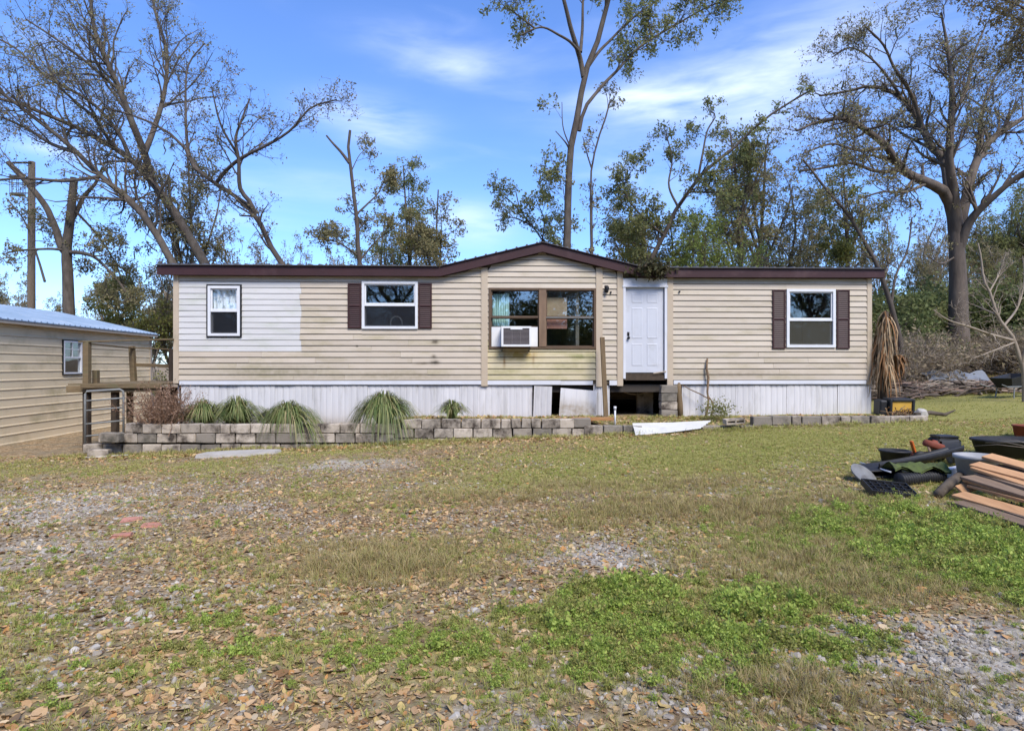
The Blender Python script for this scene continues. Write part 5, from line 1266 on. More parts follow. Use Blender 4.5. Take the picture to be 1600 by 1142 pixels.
# the woods behind the photographer, seen in the panes
# evergreen bushes along the edge of the woods
def bush_mesh(name, seed, leaf, n, size, rx, rz, twig=.0, stems=26):
    g = np.random.default_rng(seed)
    A = []
    d = nrm(np.stack([g.normal(size=stems), g.normal(size=stems), np.abs(g.normal(size=stems)) * .9 + .4], 1)) * np.array([rx, rx, rz]) * g.uniform(.6, 1.05, (stems, 1))
    A = np.stack([d * t + g.normal(size=d.shape) * .05 * t for t in (0, .25, .5, .75, 1)], 1); r = np.broadcast_to(np.linspace(.022, .006, 5), (stems, 5))
    A2, r2 = grow(A, r, 260, .75, (25, 75), .03, .2, .6, 5, .25, g, .005)
    A3, r3 = grow(A2, r2, 900, .34, (25, 80), .02, .25, .7, 4, .2, g, .004)
    p = [(*tubes(A, r, 4), 0), (*tubes(A2, r2, 3), 0), (*tubes(A3, r3, 3), 0)]
    if n: p.append((*leaves_on(A3, n, size, .08, g), 1))
    V, Q, mi = merge(p)
    return quads_mesh(name, V, Q, [m_bark_dark if n > 3000 else m_bark_pale, leaf], mi)
m_lf_tan = leafmat('leaves_dry_tan', [(.20, .15, .09), (.29, .22, .14), (.24, .20, .10)], trans=.3)
BU = [bush_mesh('evergreen_bush', 301, m_lf_dark, 12000, .10, 1.5, 2.2), bush_mesh('evergreen_bush', 302, m_lf_green, 10000, .10, 1.4, 2.4), bush_mesh('brush_thicket', 303, m_lf_tan, 1300, .08, 1.2, 1.3)]
def bush(px, top, Y, k, label, group=None, sx=1, name=None):
    q = P(px, top, Y); z = gz(q.x, q.y); h = (2.35, 2.5, 1.5)[k]; s = (q.z - z) / h
    o = bpy.data.objects.new(name or ('evergreen_bush' if k < 2 else 'brush_thicket'), BU[k]); link(o); o.location = (q.x, q.y, z - .05); o.scale = (s * sx, s * sx, s); o.rotation_euler = (0, 0, random.uniform(0, 6.28))
    return tag(o, label, 'bush', group)
BW = {1390: 'nearest the house corner', 1425: 'between house and oak', 1455: 'close left of the oak trunk', 1380: 'low behind the dead yucca', 1540: 'close right of the oak trunk', 1580: 'behind the pale bare shrub', 1620: 'at the right picture edge', 1475: 'directly behind the oak trunk', 1510: 'just right behind the oak', 1345: 'mostly hidden by the house corner', 1660: 'just beyond the right picture edge',
      1400: 'behind the dead yucca', 1430: 'left of the middle between yucca and oak', 1458: 'at the left foot of the oak', 1535: 'at the right foot of the oak', 1570: 'behind the wheelbarrow', 1610: 'at the right picture edge', 1650: 'just beyond the right picture edge', 1480: 'behind the foot of the oak'}
for (px_, top, Y, k, sx) in ((1390, 430, 25.5, 0, 1.1), (1425, 435, 27, 1, 1.1), (1455, 425, 28.5, 0, 1.1), (1380, 470, 24, 0, 1), (1540, 430, 27.5, 0, 1.2), (1580, 420, 28, 1, 1.2), (1620, 430, 26, 0, 1.2), (1475, 440, 31, 1, 1.2), (1510, 440, 30, 0, 1.2), (1345, 440, 26, 1, 1.2), (1660, 430, 27, 0, 1.2)):
    bush(px_, top, Y, k, ('dark evergreen bush at the woods edge ' if k == 0 else 'lighter green evergreen bush at the woods edge ') + BW[px_], 'evergreen bushes at the edge of the woods', sx)
rb = random.Random(31)
for k in range(15):
    x = -28 + k * 4.1 + rb.uniform(-.8, .8); y = -13 + rb.uniform(-2.5, 2.0); sc_ = rb.uniform(1.3, 1.6)
    t = copy_tree(KIND[(3, 0, 3, 1, 0)[k % 5]]); t.location = (x, y, gz(x, y)); t.scale = (sc_ * 1.1, sc_ * 1.1, sc_); t.rotation_euler = (0, 0, k); t['label'] = 'tree standing behind the viewer, mirrored in the window panes'; t['group'] = 'trees behind the viewer'
for k in range(20):  # unseen bushes added to cover bare sky in the pane reflections
    x = -29 + k * 3.1; y = -15.5 + rb.uniform(-1.5, 1.5); o = bpy.data.objects.new('evergreen_bush', BU[k % 2]); link(o); o.location = (x, y, gz(x, y)); q = rb.uniform(2.2, 3.2); o.scale = (q * .8, q * .8, q); o.rotation_euler = (0, 0, k)
    tag(o, 'added evergreen bush behind the viewer, darkening the pane reflections', 'bush', 'bushes added behind the viewer')
for (px_, top, Y, sx) in ((1400, 500, 21.8, 1.2), (1430, 510, 22.6, 1.3), (1458, 505, 23.4, 1.2), (1535, 510, 24.5, 1.4), (1570, 500, 23.5, 1.3), (1610, 505, 22.5, 1.3), (1380, 520, 20.8, 1), (1480, 520, 26, 1.4), (1650, 500, 22, 1.3)):
    bush(px_, top, Y, 2, 'tangle of brown dry brush ' + BW.get(px_, '') if px_ != 1380 else 'tangle of brown dry brush nearest the house corner', 'dry brush tangles at the edge of the woods', sx)
# ------------------------------------------------------------------ scattered ground cover (one object per kind, instanced)
def scatter(name, pts, rot, scl, idx, protos, label=None, nrm_up=True):
    c = bpy.data.collections.new(name + '_kinds')
    for i, me in enumerate(protos):
        po = bpy.data.objects.new('%s_kind_%02d' % (name, i), me); c.objects.link(po)
    me = bpy.data.meshes.new(name); n = len(pts)
    me.vertices.add(n); me.vertices.foreach_set('co', np.asarray(pts, np.float32).ravel())
    a = me.attributes.new('rot', 'FLOAT_VECTOR', 'POINT'); a.data.foreach_set('vector', np.asarray(rot, np.float32).ravel())
    a = me.attributes.new('scl', 'FLOAT', 'POINT'); a.data.foreach_set('value', np.asarray(scl, np.float32))
    a = me.attributes.new('pick', 'INT', 'POINT'); a.data.foreach_set('value', np.asarray(idx, np.int32))
    o = bpy.data.objects.new(name, me); link(o)
    ng = bpy.data.node_groups.new(name, 'GeometryNodeTree')
    ng.interface.new_socket('Geometry', in_out='INPUT', socket_type='NodeSocketGeometry'); ng.interface.new_socket('Geometry', in_out='OUTPUT', socket_type='NodeSocketGeometry')
    N = ng.nodes.new; L = ng.links.new
    gi = N('NodeGroupInput'); go = N('NodeGroupOutput'); ip = N('GeometryNodeInstanceOnPoints'); ci = N('GeometryNodeCollectionInfo')
    ci.inputs['Collection'].default_value = c; ci.inputs['Separate Children'].default_value = True; ci.inputs['Reset Children'].default_value = True
    def attr(nm, ty):
        x = N('GeometryNodeInputNamedAttribute'); x.data_type = ty; x.inputs['Name'].default_value = nm; return x.outputs['Attribute']
    L(gi.outputs[0], ip.inputs['Points']); L(ci.outputs[0], ip.inputs['Instance']); ip.inputs['Pick Instance'].default_value = True
    L(attr('pick', 'INT'), ip.inputs['Instance Index'])
    er = N('FunctionNodeEulerToRotation'); L(attr('rot', 'FLOAT_VECTOR'), er.inputs[0]); L(er.outputs[0], ip.inputs['Rotation'])
    L(attr('scl', 'FLOAT'), ip.inputs['Scale']); L(ip.outputs[0], go.inputs[0])
    md = o.modifiers.new('scatter', 'NODES'); md.node_group = ng
    return tag(o, kind='stuff')
m_fallen = leafmat('fallen_leaf', [(.42, .26, .125), (.54, .355, .19), (.25, .135, .06), (.50, .25, .085), (.62, .48, .30), (.13, .08, .045), (.48, .335, .175), (.54, .40, .15), (.34, .20, .10)], trans=.15, rough=.75, objrandom=True)
m_stone = leafmat('gravel_stone', [(.17, .142, .11), (.28, .24, .195), (.38, .34, .285), (.22, .185, .145), (.50, .45, .385), (.13, .118, .10)], trans=0, rough=.85, objrandom=True)
m_grass = leafmat('grass_blade', [(.27, .31, .065), (.35, .37, .085), (.42, .37, .12), (.48, .40, .18), (.30, .35, .075)], trans=.3, objrandom=True)
m_dryg = leafmat('dry_grass_blade', [(.37, .28, .125), (.47, .37, .19), (.29, .205, .09), (.35, .31, .11), (.29, .29, .085)], trans=.25, objrandom=True)
m_weed = leafmat('weed_leaf', [(.28, .38, .065), (.35, .45, .09), (.43, .49, .12), (.20, .27, .045)], trans=.35, objrandom=True)
m_weed2 = leafmat('weed_leaf_pale', [(.30, .30, .08), (.38, .36, .11), (.26, .31, .07), (.33, .27, .10)], trans=.35, objrandom=True)
m_twig = leafmat('twig', [(.12, .085, .06), (.20, .15, .11), (.28, .23, .18)], trans=0, objrandom=True)
def leaf_proto(k):
    g = random.Random(k); n = 5; vs = []; w = g.uniform(.38, .66); c1 = g.uniform(-.25, .30); c2 = g.uniform(-.05, .38)
    for i in range(n):
        t = i / (n - 1); x = t - .5; hw = w * .5 * math.sin(math.pi * min(1, t * .93 + .04)) ** .8; z = c1 * (x * x) * 1.2 + .02
        vs += [(x, -hw, z + c2 * hw), (x, 0, z), (x, hw, z + c2 * hw * g.uniform(.3, 1.2))]
    fs = []
    for i in range(n - 1): fs += [(3 * i, 3 * i + 3, 3 * i + 4, 3 * i + 1), (3 * i + 1, 3 * i + 4, 3 * i + 5, 3 * i + 2)]
    return MB().add(vs, fs).mesh('fallen_leaf', m_fallen)
def stone_proto(k):
    g = random.Random(k); mb = MB()
    mb.cbox(-.5, .5, -.5 * g.uniform(.5, .9), .5 * g.uniform(.5, .9), -.25, .25 * g.uniform(.6, 1.3), .17, jit=.07)
    return mb.mesh('gravel_stone', m_stone)
def tuft_proto(k, m, nb, h, spread, w):
    g = np.random.default_rng(k); V = []; Q = []
    for i in range(nb):
        a = g.uniform(0, 6.28); r = g.uniform(0, .35) * spread; p = np.array([math.cos(a) * r, math.sin(a) * r, 0]); a2 = a + g.normal() * .7; d = np.array([math.cos(a2), math.sin(a2), 0]); s = np.array([-d[1], d[0], 0]); hh = h * g.uniform(.5, 1.15); ln = spread * g.uniform(.2, 1.0)
        ww = w * g.uniform(.7, 1.3); o = len(V)
        for t, wf in ((0, 1), (.4, .85), (.75, .55), (1, .08)):
            c = p + d * ln * t ** 1.7 + np.array([0, 0, hh * (t - .28 * t * t * t)]); V += [c - s * ww * wf, c + s * ww * wf]
        for j in range(3): Q.append((o + 2 * j, o + 2 * j + 1, o + 2 * j + 3, o + 2 * j + 2))
    return quads_mesh('tuft', np.array(V), np.array(Q), [m])
def weed_proto(k):
    g = np.random.default_rng(k); n = 22
    a = g.uniform(0, 6.28, n); sp = g.uniform(.1, .8, n)
    e = np.stack([np.cos(a) * sp, np.sin(a) * sp, g.uniform(.35, 1.0, n) * (1 - .35 * sp)], 1)
    A = np.stack([e * [.15, .15, 0], e * [.6, .6, .6], e], 1); r = np.broadcast_to(np.array([.018, .014, .008]), (n, 3))
    V1, Q1 = tubes(A, r, 3); V2, Q2 = leaves_on(A, 130, .22, .07, g, droop=-.25, aspect=.55, tmin=.25)
    V, Q, mi = merge([(V1, Q1, 0), (V2, Q2, 0)])
    return quads_mesh('weed', V, Q, [m_weed if k % 3 else m_weed2], mi)
def twig_proto(k):
    g = random.Random(k); pts = [(-.5, 0, .02)] + [(-.5 + t, g.uniform(-.06, .06), g.uniform(.0, .05)) for t in (.33, .66, 1)]
    return MB().tube(pts, [.02, .018, .014, .006], 4).tube([pts[1], (.1, .2 * g.choice((-1, 1)), .04)], [.012, .004], 3).mesh('twig', m_twig)
def sample(n, power=0.0, y0=2.35, y1=12.75):
    u = rng.uniform(0, 1, n); e = 1 + power
    Y = (y0 ** e + u * (y1 ** e - y0 ** e)) ** (1 / e)
    X = rng.uniform(-1, 1, n) * (.88 * Y + .5)
    return X, Y
def sample_far(n):
    X = rng.uniform(8.2, 26, n); Y = rng.uniform(11, 24, n); k = (np.abs(X) < .9 * Y + .5) & ~((X < 9.0) & (Y > 12.7))
    return X[k], Y[k]
def keep(p): return rng.uniform(0, 1, len(p)) < p
def put_all(name, X, Y, protos, s0, s1, tilt=.2, dz=.0, zf=ground):
    n = len(X); Z = zf(X, Y) + dz
    rot = np.stack([rng.normal(size=n) * tilt, rng.normal(size=n) * tilt, rng.uniform(0, 6.28, n)], 1)
    return scatter(name, np.stack([X, Y, Z], 1), rot, rng.uniform(s0, s1, n) if np.isscalar(s0) else s0, rng.integers(0, len(protos), n), protos)
PAT = lambda X, Y, s, k: fbm(X * s, Y * s, k, 4)
# stones
X, Y = sample(230000, -.1); m = masks(X, Y)
k = keep(np.clip(m['gravel'] * 1.2 - .25, 0, 1) * (.25 + 1.1 * sst(.42, .62, PAT(X, Y, 3.0, 6))) * .46 + .11 * sst(.38, .6, PAT(X, Y, 1.4, 5))) & (Y < 10)
X, Y = X[k], Y[k]; put_all('gravel', X, Y, [stone_proto(i) for i in range(8)], np.clip(rng.lognormal(-3.95, .42, len(X)), .008, .06), None, .35, .002)
# fallen leaves
X, Y = sample(260000, .1); m = masks(X, Y)
k = keep(np.clip(.52 + .5 * m['litter'] - .22 * m['gravel'] - .38 * m['lawn'] - .22 * m['weed'] + .9 * (PAT(X, Y, 1.1, 77) - .5), .02, 1) * .72)
X, Y = X[k], Y[k]; sc_ = np.clip(rng.lognormal(-3.72, .52, len(X)), .010, .10); put_all('fallen_leaves', X, Y, [leaf_proto(i) for i in range(10)], sc_, None, .30, .006)
# short grass
X, Y = sample(210000, .25); m = masks(X, Y)
k = keep(np.clip(.85 * m['lawn'] + .6 * m['weed'] + .31 + 1.5 * (PAT(X, Y, 1.3, 91) - .52) - .45 * m['gravel'], .03, 1) * .5)
X, Y = X[k], Y[k]
Xf, Yf = sample_far(26000); kk = keep(.75 * np.clip(PAT(Xf, Yf, .8, 92) * 1.6 - .3, .05, 1)); X = np.concatenate([X, Xf[kk]]); Y = np.concatenate([Y, Yf[kk]])
put_all('short_grass', X, Y, [tuft_proto(400 + i, m_grass, 12, .055, .055, .0018) for i in range(6)], .45, 1.15, .15, -.003)
# dry grass
X, Y = sample(160000, .1); m = masks(X, Y)
k = keep(np.clip(1.0 * m['dry'] - .08 + .16 * (PAT(X, Y, 1.0, 95) > .55), .02, 1) * .5); X, Y, mm = X[k], Y[k], m['dry'][k]
put_all('dry_grass', X, Y, [tuft_proto(420 + i, m_dryg, 13, .12, .10, .0016) for i in range(6)], rng.uniform(.3, .65, len(X)) + .9 * np.clip(mm, 0, 1) * rng.uniform(.2, 1, len(X)), None, .2, -.003)
# green weeds
X, Y = sample(120000, -.3); m = masks(X, Y)
k = keep(np.clip(m['weed'] * 1.35 - .32, 0, 1) * (.25 + 1.0 * sst(.38, .6, PAT(X, Y, 4.0, 96))) * .62 + .16 * sst(.50, .66, PAT(X, Y, 1.7, 97)) * (1 - .6 * np.clip(m['gravel'], 0, 1))) & (Y < 11); X, Y, mm = X[k], Y[k], m['weed'][k]
put_all('ground_weeds', X, Y, [weed_proto(440 + i) for i in range(6)], rng.lognormal(-3.1, .35, len(X)) * (.5 + .95 * np.clip(mm, 0, 1)), None, .15, -.004)
# twigs
X, Y = sample(1400, -.2); put_all('fallen_twigs', X, Y, [twig_proto(i) for i in range(5)], rng.uniform(.04, .18, len(X)), None, .08, .010)
# cover on the raised bed
n = 5200; X = rng.uniform(-8.0, 8.6, n); Y = rng.uniform(13.0, 14.3, n)
g1 = (X > 1.6) & (X < 5.2); k = keep(np.where(g1, .75, .22)); X, Y = X[k], Y[k]
put_all('bed_grass', X, Y, [tuft_proto(460 + i, m_grass, 10, .07, .07, .003) for i in range(4)], .5, 1.4, .2, -.004, terr)
n = 5200; X = rng.uniform(-9.5, 9.0, n); Y = 12.8 + .02 * np.sin(X * 1.3) - np.abs(rng.normal(size=n)) * .22 - .02; k = keep(np.clip(PAT(X, Y, .9, 123) * 2.4 - .7, .05, 1)); X, Y = X[k], Y[k]
put_all('wall_foot_grass', X, Y, [tuft_proto(470 + i, m_grass if i < 3 else m_dryg, 11, .09, .07, .003) for i in range(5)], .5, 1.6, .25, -.005)
n = 5000; X = rng.uniform(-9.5, 4.0, n); Y = 12.78 - np.abs(rng.normal(size=n)) * .3
put_all('wall_foot_leaves', X, Y, [leaf_proto(30 + i) for i in range(5)], .04, .10, .4, .012)
n = 2600; X = rng.uniform(-8.0, 8.6, n); Y = rng.uniform(12.98, 14.3, n)
put_all('bed_leaves', X, Y, [leaf_proto(20 + i) for i in range(5)], .05, .11, .4, .012, terr)
# leaf litter under the trees on the right
n = 30000; X = rng.uniform(9, 27, n); Y = rng.uniform(19.5, 30, n); k = keep(sst(20, 23, Y + .12 * (X - 12) * 0 + 2 * (PAT(X, Y, .5, 99) - .5)) * .7); X, Y = X[k], Y[k]
put_all('woodland_litter', X, Y, [leaf_proto(40 + i) for i in range(6)], .07, .16, .5, .015)
# ------------------------------------------------------------------ plants in the bed and small things
m_liri = leafmat('strap_leaf', [(.07, .11, .032), (.12, .165, .05), (.18, .21, .07), (.30, .29, .12), (.10, .14, .042), (.40, .32, .16)], trans=.2, rough=.5)
def strap_plant(px, py, w_px, h_px, Y, seed, label, nb=420, hang=.35):
    g = np.random.default_rng(seed); q = P(px, py, Y); z = tz(q.x, max(q.y, 13.0)); s = Y / F; W = w_px * s / 2 * 1.5; Hh = h_px * s * 1.15; nb = int(nb * 1.7)
    a = g.uniform(0, 6.28, nb); rr_ = g.uniform(.12, 1.0, nb) ** .8 * (1 + .3 * np.sin(a * 2 + seed) + .18 * np.sin(a * 5 + 2 * seed))
    d = np.stack([np.cos(a), np.sin(a) * .75, np.zeros(nb)], 1); sd = np.stack([-d[:, 1], d[:, 0], np.zeros(nb)], 1)
    n = 7; T = np.linspace(0, 1, n); top = Hh * g.uniform(.65, 1.1, nb) * (1 - .35 * rr_); end = -hang * rr_ * g.uniform(.2, 1.2, nb)
    V = np.zeros((nb, n, 2, 3)); wid = .0105 * g.uniform(.7, 1.4, nb)
    for i, t in enumerate(T):
        rad = (.12 + .0 * t) * rr_ * W + rr_ * W * .92 * t ** 1.25
        zz_ = top * (1 - (1 - min(1, t / .62)) ** 2) if t <= .62 else None
        zc = top * (1 - (1 - np.minimum(1, t / .6)) ** 2) + (end - 0) * max(0, (t - .55) / .45) ** 1.6 - top * .55 * rr_ * max(0, (t - .6) / .4) ** 1.5
        c = d * rad[:, None] + np.stack([0 * rad, 0 * rad, zc], 1)
        w = wid * (1 - .92 * t ** 3)
        V[:, i, 0] = c - sd * w[:, None]; V[:, i, 1] = c + sd * w[:, None]
    V = V.reshape(-1, 3); b_ = (np.arange(nb) * n * 2)[:, None]; j = (np.arange(n - 1) * 2)[None]
    Q = np.stack([b_ + j, b_ + j + 1, b_ + j + 3, b_ + j + 2], -1).reshape(-1, 4)
    o = link(bpy.data.objects.new('strap_leaf_plant', quads_mesh('strap_leaf_plant', V, Q, [m_liri]))); o.location = (q.x, q.y, z - .02)
    return tag(o, label, 'plant', 'grassy plants in the raised bed')
strap_plant(318, 668, 88, 46, 13.45, 1, 'dark green strappy plant nearest the dead brown shrub', 380, .10)
strap_plant(370, 668, 92, 50, 13.5, 2, 'dark green strappy plant, second from the dead shrub', 420, .08)
strap_plant(450, 668, 94, 46, 13.25, 3, 'bushy strappy plant spilling its leaves over the two course wall', 560, .42)
strap_plant(600, 662, 98, 52, 13.2, 4, 'large strappy plant spilling over the wall where it steps up', 600, .55)
strap_plant(706, 653, 52, 30, 13.5, 5, 'small strappy plant on top of the taller wall section', 260, .02)
# dead brown shrub
m_deadlf = leafmat('dead_leaf', [(.20, .105, .06), (.27, .16, .10), (.33, .22, .15), (.15, .08, .05)], trans=.1)
g_ = np.random.default_rng(8); q = P(256, 672, 13.1); n = 150
d = nrm(np.stack([g_.normal(size=n) * .8 - .05, g_.normal(size=n) * .4, np.abs(g_.normal(size=n)) + .75], 1)) * (g_.uniform(.5, 1.0, n)[:, None]) * 1.15
A = np.stack([d * t + g_.normal(size=d.shape) * .03 * (t > 0) for t in (0, .25, .5, .75, 1)], 1) + np.array([0, 0, 0]); A[:, :, :2] += g_.normal(size=(n, 1, 2)) * .14
r = np.broadcast_to(np.linspace(.009, .003, 5), (n, 5)); A2, r2 = grow(A, r, 900, .32, (15, 60), .03, .2, .7, 5, .25, g_, .0028)
V, Q, mi = merge([(*tubes(A, r, 3), 0), (*tubes(A2, r2, 3), 0), (*leaves_on(A2, 3000, .05, .025, g_, aspect=.35), 0)])
o = link(bpy.data.objects.new('dead_shrub', quads_mesh('dead_shrub', V, Q, [m_deadlf], mi))); o.location = (q.x, q.y, tz(q.x, q.y) - .05); tag(o, 'dead reddish brown twiggy shrub beside the deck', 'shrub')
# dry climbing stem before the right skirting
m_vine = mat('dry_vine', (.22, .14, .08), (.13, .085, .05), rough=.9, scale=8, bump=.4)
u_ = U(1103)
def hv(px, py, d): u, z = H(px, py); return HW(u, d, z)
vb = hv(1098, 650, -.35); vb.z = tz(vb.x, vb.y) - .04
vine = empty('dry_vine', vb, 'dry brown vine stem climbing before the right skirting', 'vine')
def vt(pts, rs, name='stem'):
    mb = MB(); mb.tube([hv(*p) - vb for p in pts], rs, 7); mb.build(name, m_vine, vine, True)
vt([(1093, 656, -.35), (1098, 640, -.3), (1102, 625, -.22), (1101, 612, -.18), (1104, 590, -.12), (1102, 575, -.08), (1104, 560, -.06)], [.03, .028, .024, .024, .03, .026, .02])
vt([(1099, 656, -.36), (1107, 640, -.3), (1108, 628, -.24), (1102, 618, -.2)], [.022, .022, .02, .015])
vt([(1102, 622, -.2), (1090, 615, -.2), (1075, 608, -.15), (1064, 601, -.1)], [.014, .014, .012, .01])
vt([(1094, 655, -.36), (1080, 650, -.32), (1068, 648, -.3)], [.016, .012, .008])
o = bpy.data.objects.new('leafy_weed', quads_mesh('leafy_weed', *(lambda p: (p[0], p[1]))(leaves_on(A2 * .45, 900, .05, .06, g_)), [m_lf_green])); link(o); p = P(1122, 656, 13.6); o.location = (p.x, p.y, tz(p.x, p.y)); tag(o, 'small green leafy weed at the foot of the right skirting', 'weed')
# leaf heap hanging over the roof edge
p = hv(1016, 421, -.2); V, Q, mi = merge([(*leaves_on(g_.normal(size=(60, 3, 3)) * np.array([.24, .10, .10]), 800, .10, .05, g_), 0)])
o = link(bpy.data.objects.new('leaf_heap', quads_mesh('leaf_heap', V, Q, [leafmat('heap_leaf', [(.05, .055, .02), (.10, .09, .04), (.07, .05, .03)])], mi))); o.location = p; tag(o, 'heap of fallen leaves lodged on the roof edge above the door', 'leaf heap')
mb = MB(); mb.tube([hv(1040, 424, .6), hv(1040, 406, .6)], .03, 8); o = mb.build('vent_pipe', m_white, None, True); tag(o, 'short white vent pipe on the roof right of the gable', 'vent pipe')
# dead hanging palm-like plant at the right corner
m_dead = mat('dead_frond', (.36, .265, .16), (.17, .115, .065), rough=.9, scale=6, stretch=(3, 3, .6), orand=.3, c3=(.30, .14, .05), scale3=2.5, lo3=.5, hi3=.75)
m_rust = mat('rusty_frond', (.27, .14, .06), (.17, .08, .032), rough=.9, scale=6, orand=.3)
YD = 14.6
pb = P(1378, 632, YD); pb.z = gz(pb.x, pb.y) - .02
palm = empty('dead_yucca', pb, 'dead straw coloured yucca with hanging leaves at the right corner', 'dead plant')
tp = P(1384, 484, YD) - pb
mb = MB(); mb.tube([(0, 0, 0), (.02, 0, tp.z * .5), (tp.x, 0, tp.z - .05)], [.11, .09, .07], 8); mb.build('trunk', m_darkwood, palm, True)
gr = random.Random(3)
def frond(base, az, out, drop, w, m, name='dead_leaf'):
    mb = MB(); vs = []; n = 6; dx, dy = math.cos(az), math.sin(az); sx, sy = -dy, dx; tw = gr.uniform(-.5, .5)
    for i in range(n):
        t = i / (n - 1); r_ = out * (1 - (1 - t) ** 2.2); z = .10 * math.sin(min(1, t * 2.2) * math.pi / 2) * (1 - t) - drop * t ** 1.35
        ww = w * (.55 + .6 * math.sin(math.pi * min(1, t * .9 + .1))) * (1 - .7 * t ** 3); a = tw * t
        c = (base[0] + dx * r_ + gr.uniform(-.03, .03) * (t > 0), base[1] + dy * r_ + gr.uniform(-.02, .02), base[2] + z)
        vs += [(c[0] - sx * ww * math.cos(a), c[1] - sy * ww * math.cos(a), c[2] - ww * math.sin(a)), (c[0] + sx * ww * math.cos(a), c[1] + sy * ww * math.cos(a), c[2] + ww * math.sin(a))]
    o = mb.add(vs, [(2 * i, 2 * i + 1, 2 * i + 3, 2 * i + 2) for i in range(n - 1)]).build(name, m, palm)
for k in range(250):
    t = gr.random() ** .8; zb_ = tp.z * (.42 + .58 * t)
    bx = tp.x * t
    frond((bx, 0, zb_), gr.uniform(0, 6.28), gr.uniform(.12, .40) * (.75 + .35 * (1 - t)), gr.uniform(.55, 1.0) * min(1.15, zb_ - .1), gr.uniform(.010, .024), m_dead if gr.random() < .75 else m_rust)
pc = P(1402, 556, YD + .1) - pb
for k in range(46): frond((pc.x - .02, pc.y, pc.z), gr.uniform(-1.8, 1.4), gr.uniform(.10, .30), gr.uniform(.2, .75), gr.uniform(.010, .02), m_rust)
# black crate with yellow panel, dry stalk heap, rock
m_bplast = mat('black_plastic', (.018, .018, .020), (.028, .028, .030), rough=.5, scale=6, c3=(.07, .065, .06), scale3=3, lo3=.6, hi3=.85)
m_yel = mat('yellow_panel', (.62, .36, .06), (.52, .29, .05), rough=.55, scale=5)
p0 = P(1404, 632, 14.0); cz = gz(p0.x, p0.y)
cr = empty('black_box', (p0.x, p0.y, cz), 'black plastic box with a bright yellow front panel', 'box', rot=(R(4), 0, R(-4)))
mb = MB()
for bx in frame_boxes((-.24, .30, .0, .40), .055, -.10, .24): mb.cbox(*bx, .01)
mb.box(-.22, .28, .14, .22, .03, .37); mb.cbox(-.42, -.245, -.02, .3, 0, .36, .03); mb.build('casing', m_bplast, cr)
part('yellow_panel', m_yel, (-.183, .243, -.07, -.05, .12, .343), parent=cr)
stk = empty('stalk_heap', P(1405, 640, 13.7), 'heap of dry tan stalks before the black box', 'stalk heap'); sp0 = stk.location.copy(); sp0.z = gz(sp0.x, sp0.y); stk.location = sp0
for k in range(34):
    a_ = gr.uniform(.3, 2.84); L_ = gr.uniform(.15, .34); x = gr.uniform(-.3, .25)
    mb = MB(); mb.tube([(x, gr.uniform(-.15, .1), .01), (x + math.cos(a_) * L_ * .5, gr.uniform(-.15, .1), .05 + math.sin(a_) * L_ * .5), (x + math.cos(a_) * L_, gr.uniform(-.2, .1), .02 + gr.uniform(.4, 1) * math.sin(a_) * L_)], gr.uniform(.006, .012), 4); mb.build('stalk', m_dead if gr.random() < .6 else m_rust, stk)
p0 = P(1438, 642, 13.6); mb = MB(); mb.lathe([(.001, -.05), (.12, -.02), (.14, .08), (.09, .17), (.001, .2)], 9, Matrix.Rotation(.4, 4, 'X')); o = mb.build('rock', m_slab, None, loc=(p0.x, p0.y, gz(p0.x, p0.y))); tag(o, 'grey rock beside the dry stalk heap', 'rock')
p0 = P(1455, 640, 13.5); zz0 = gz(p0.x, p0.y); mb = MB(); mb.tube([(-.35, 0, .05), (0, .05, .09), (.3, 0, .05), (.5, -.05, .16)], [.05, .05, .04, .01], 7); o = mb.build('branch', m_bark, None, True, loc=(p0.x, p0.y, zz0)); tag(o, 'crooked brown branch lying right of the grey rock', 'branch')

# brush pile before the woods, grey tarpaulin, wheelbarrow
bp0 = P(1470, 592, 19.5); bp0.z = gz(bp0.x, bp0.y)
bpile = empty('brush_pile', bp0, 'long pile of cut brown branches before the woods', 'brush pile')
SM = []
m_stick = mat('cut_branch', (.24, .165, .125), (.15, .10, .075), rough=.95, scale=6, orand=.3)
for k in range(6):
    mb = MB(); mb.tube([(-.5, 0, 0), (-.2, gr.uniform(-.05, .05), gr.uniform(0, .06)), (.15, gr.uniform(-.06, .06), gr.uniform(0, .06)), (.5, gr.uniform(-.1, .1), .02)], [.022, .02, .016, .007], 5)
    mb.tube([(.1, 0, .02), (.28, .12, .06), (.4, .2, .05)], [.012, .009, .004], 4); SM.append(mb.mesh('stick', [m_stick, m_bark_pink, m_bark_pale][k % 3], True))
for k in range(150):
    x = gr.uniform(-2.6, 2.6); o = bpy.data.objects.new('stick', SM[k % 6]); link(o, bpile); y = gr.gauss(0, .5); hmax = .30 * (1 - (x / 2.9) ** 2) * math.exp(-y * y * 1.5)
    o.location = (x, y, gz(bp0.x + x, bp0.y + y) - bp0.z + gr.uniform(.02, .05 + max(0, hmax))); o.rotation_euler = (gr.uniform(-.25, .25), gr.uniform(-.3, .3), gr.gauss(0, .6) + (3.14 if gr.random() < .5 else 0)); s = gr.uniform(.8, 2.0); o.scale = (s, s, s * 1.1)
bp1 = P(1405, 588, 18.5); bp1.z = gz(bp1.x, bp1.y)
bp_ = empty('brush_pile', bp1, 'smaller pile of reddish twigs beside the dead yucca', 'brush pile')
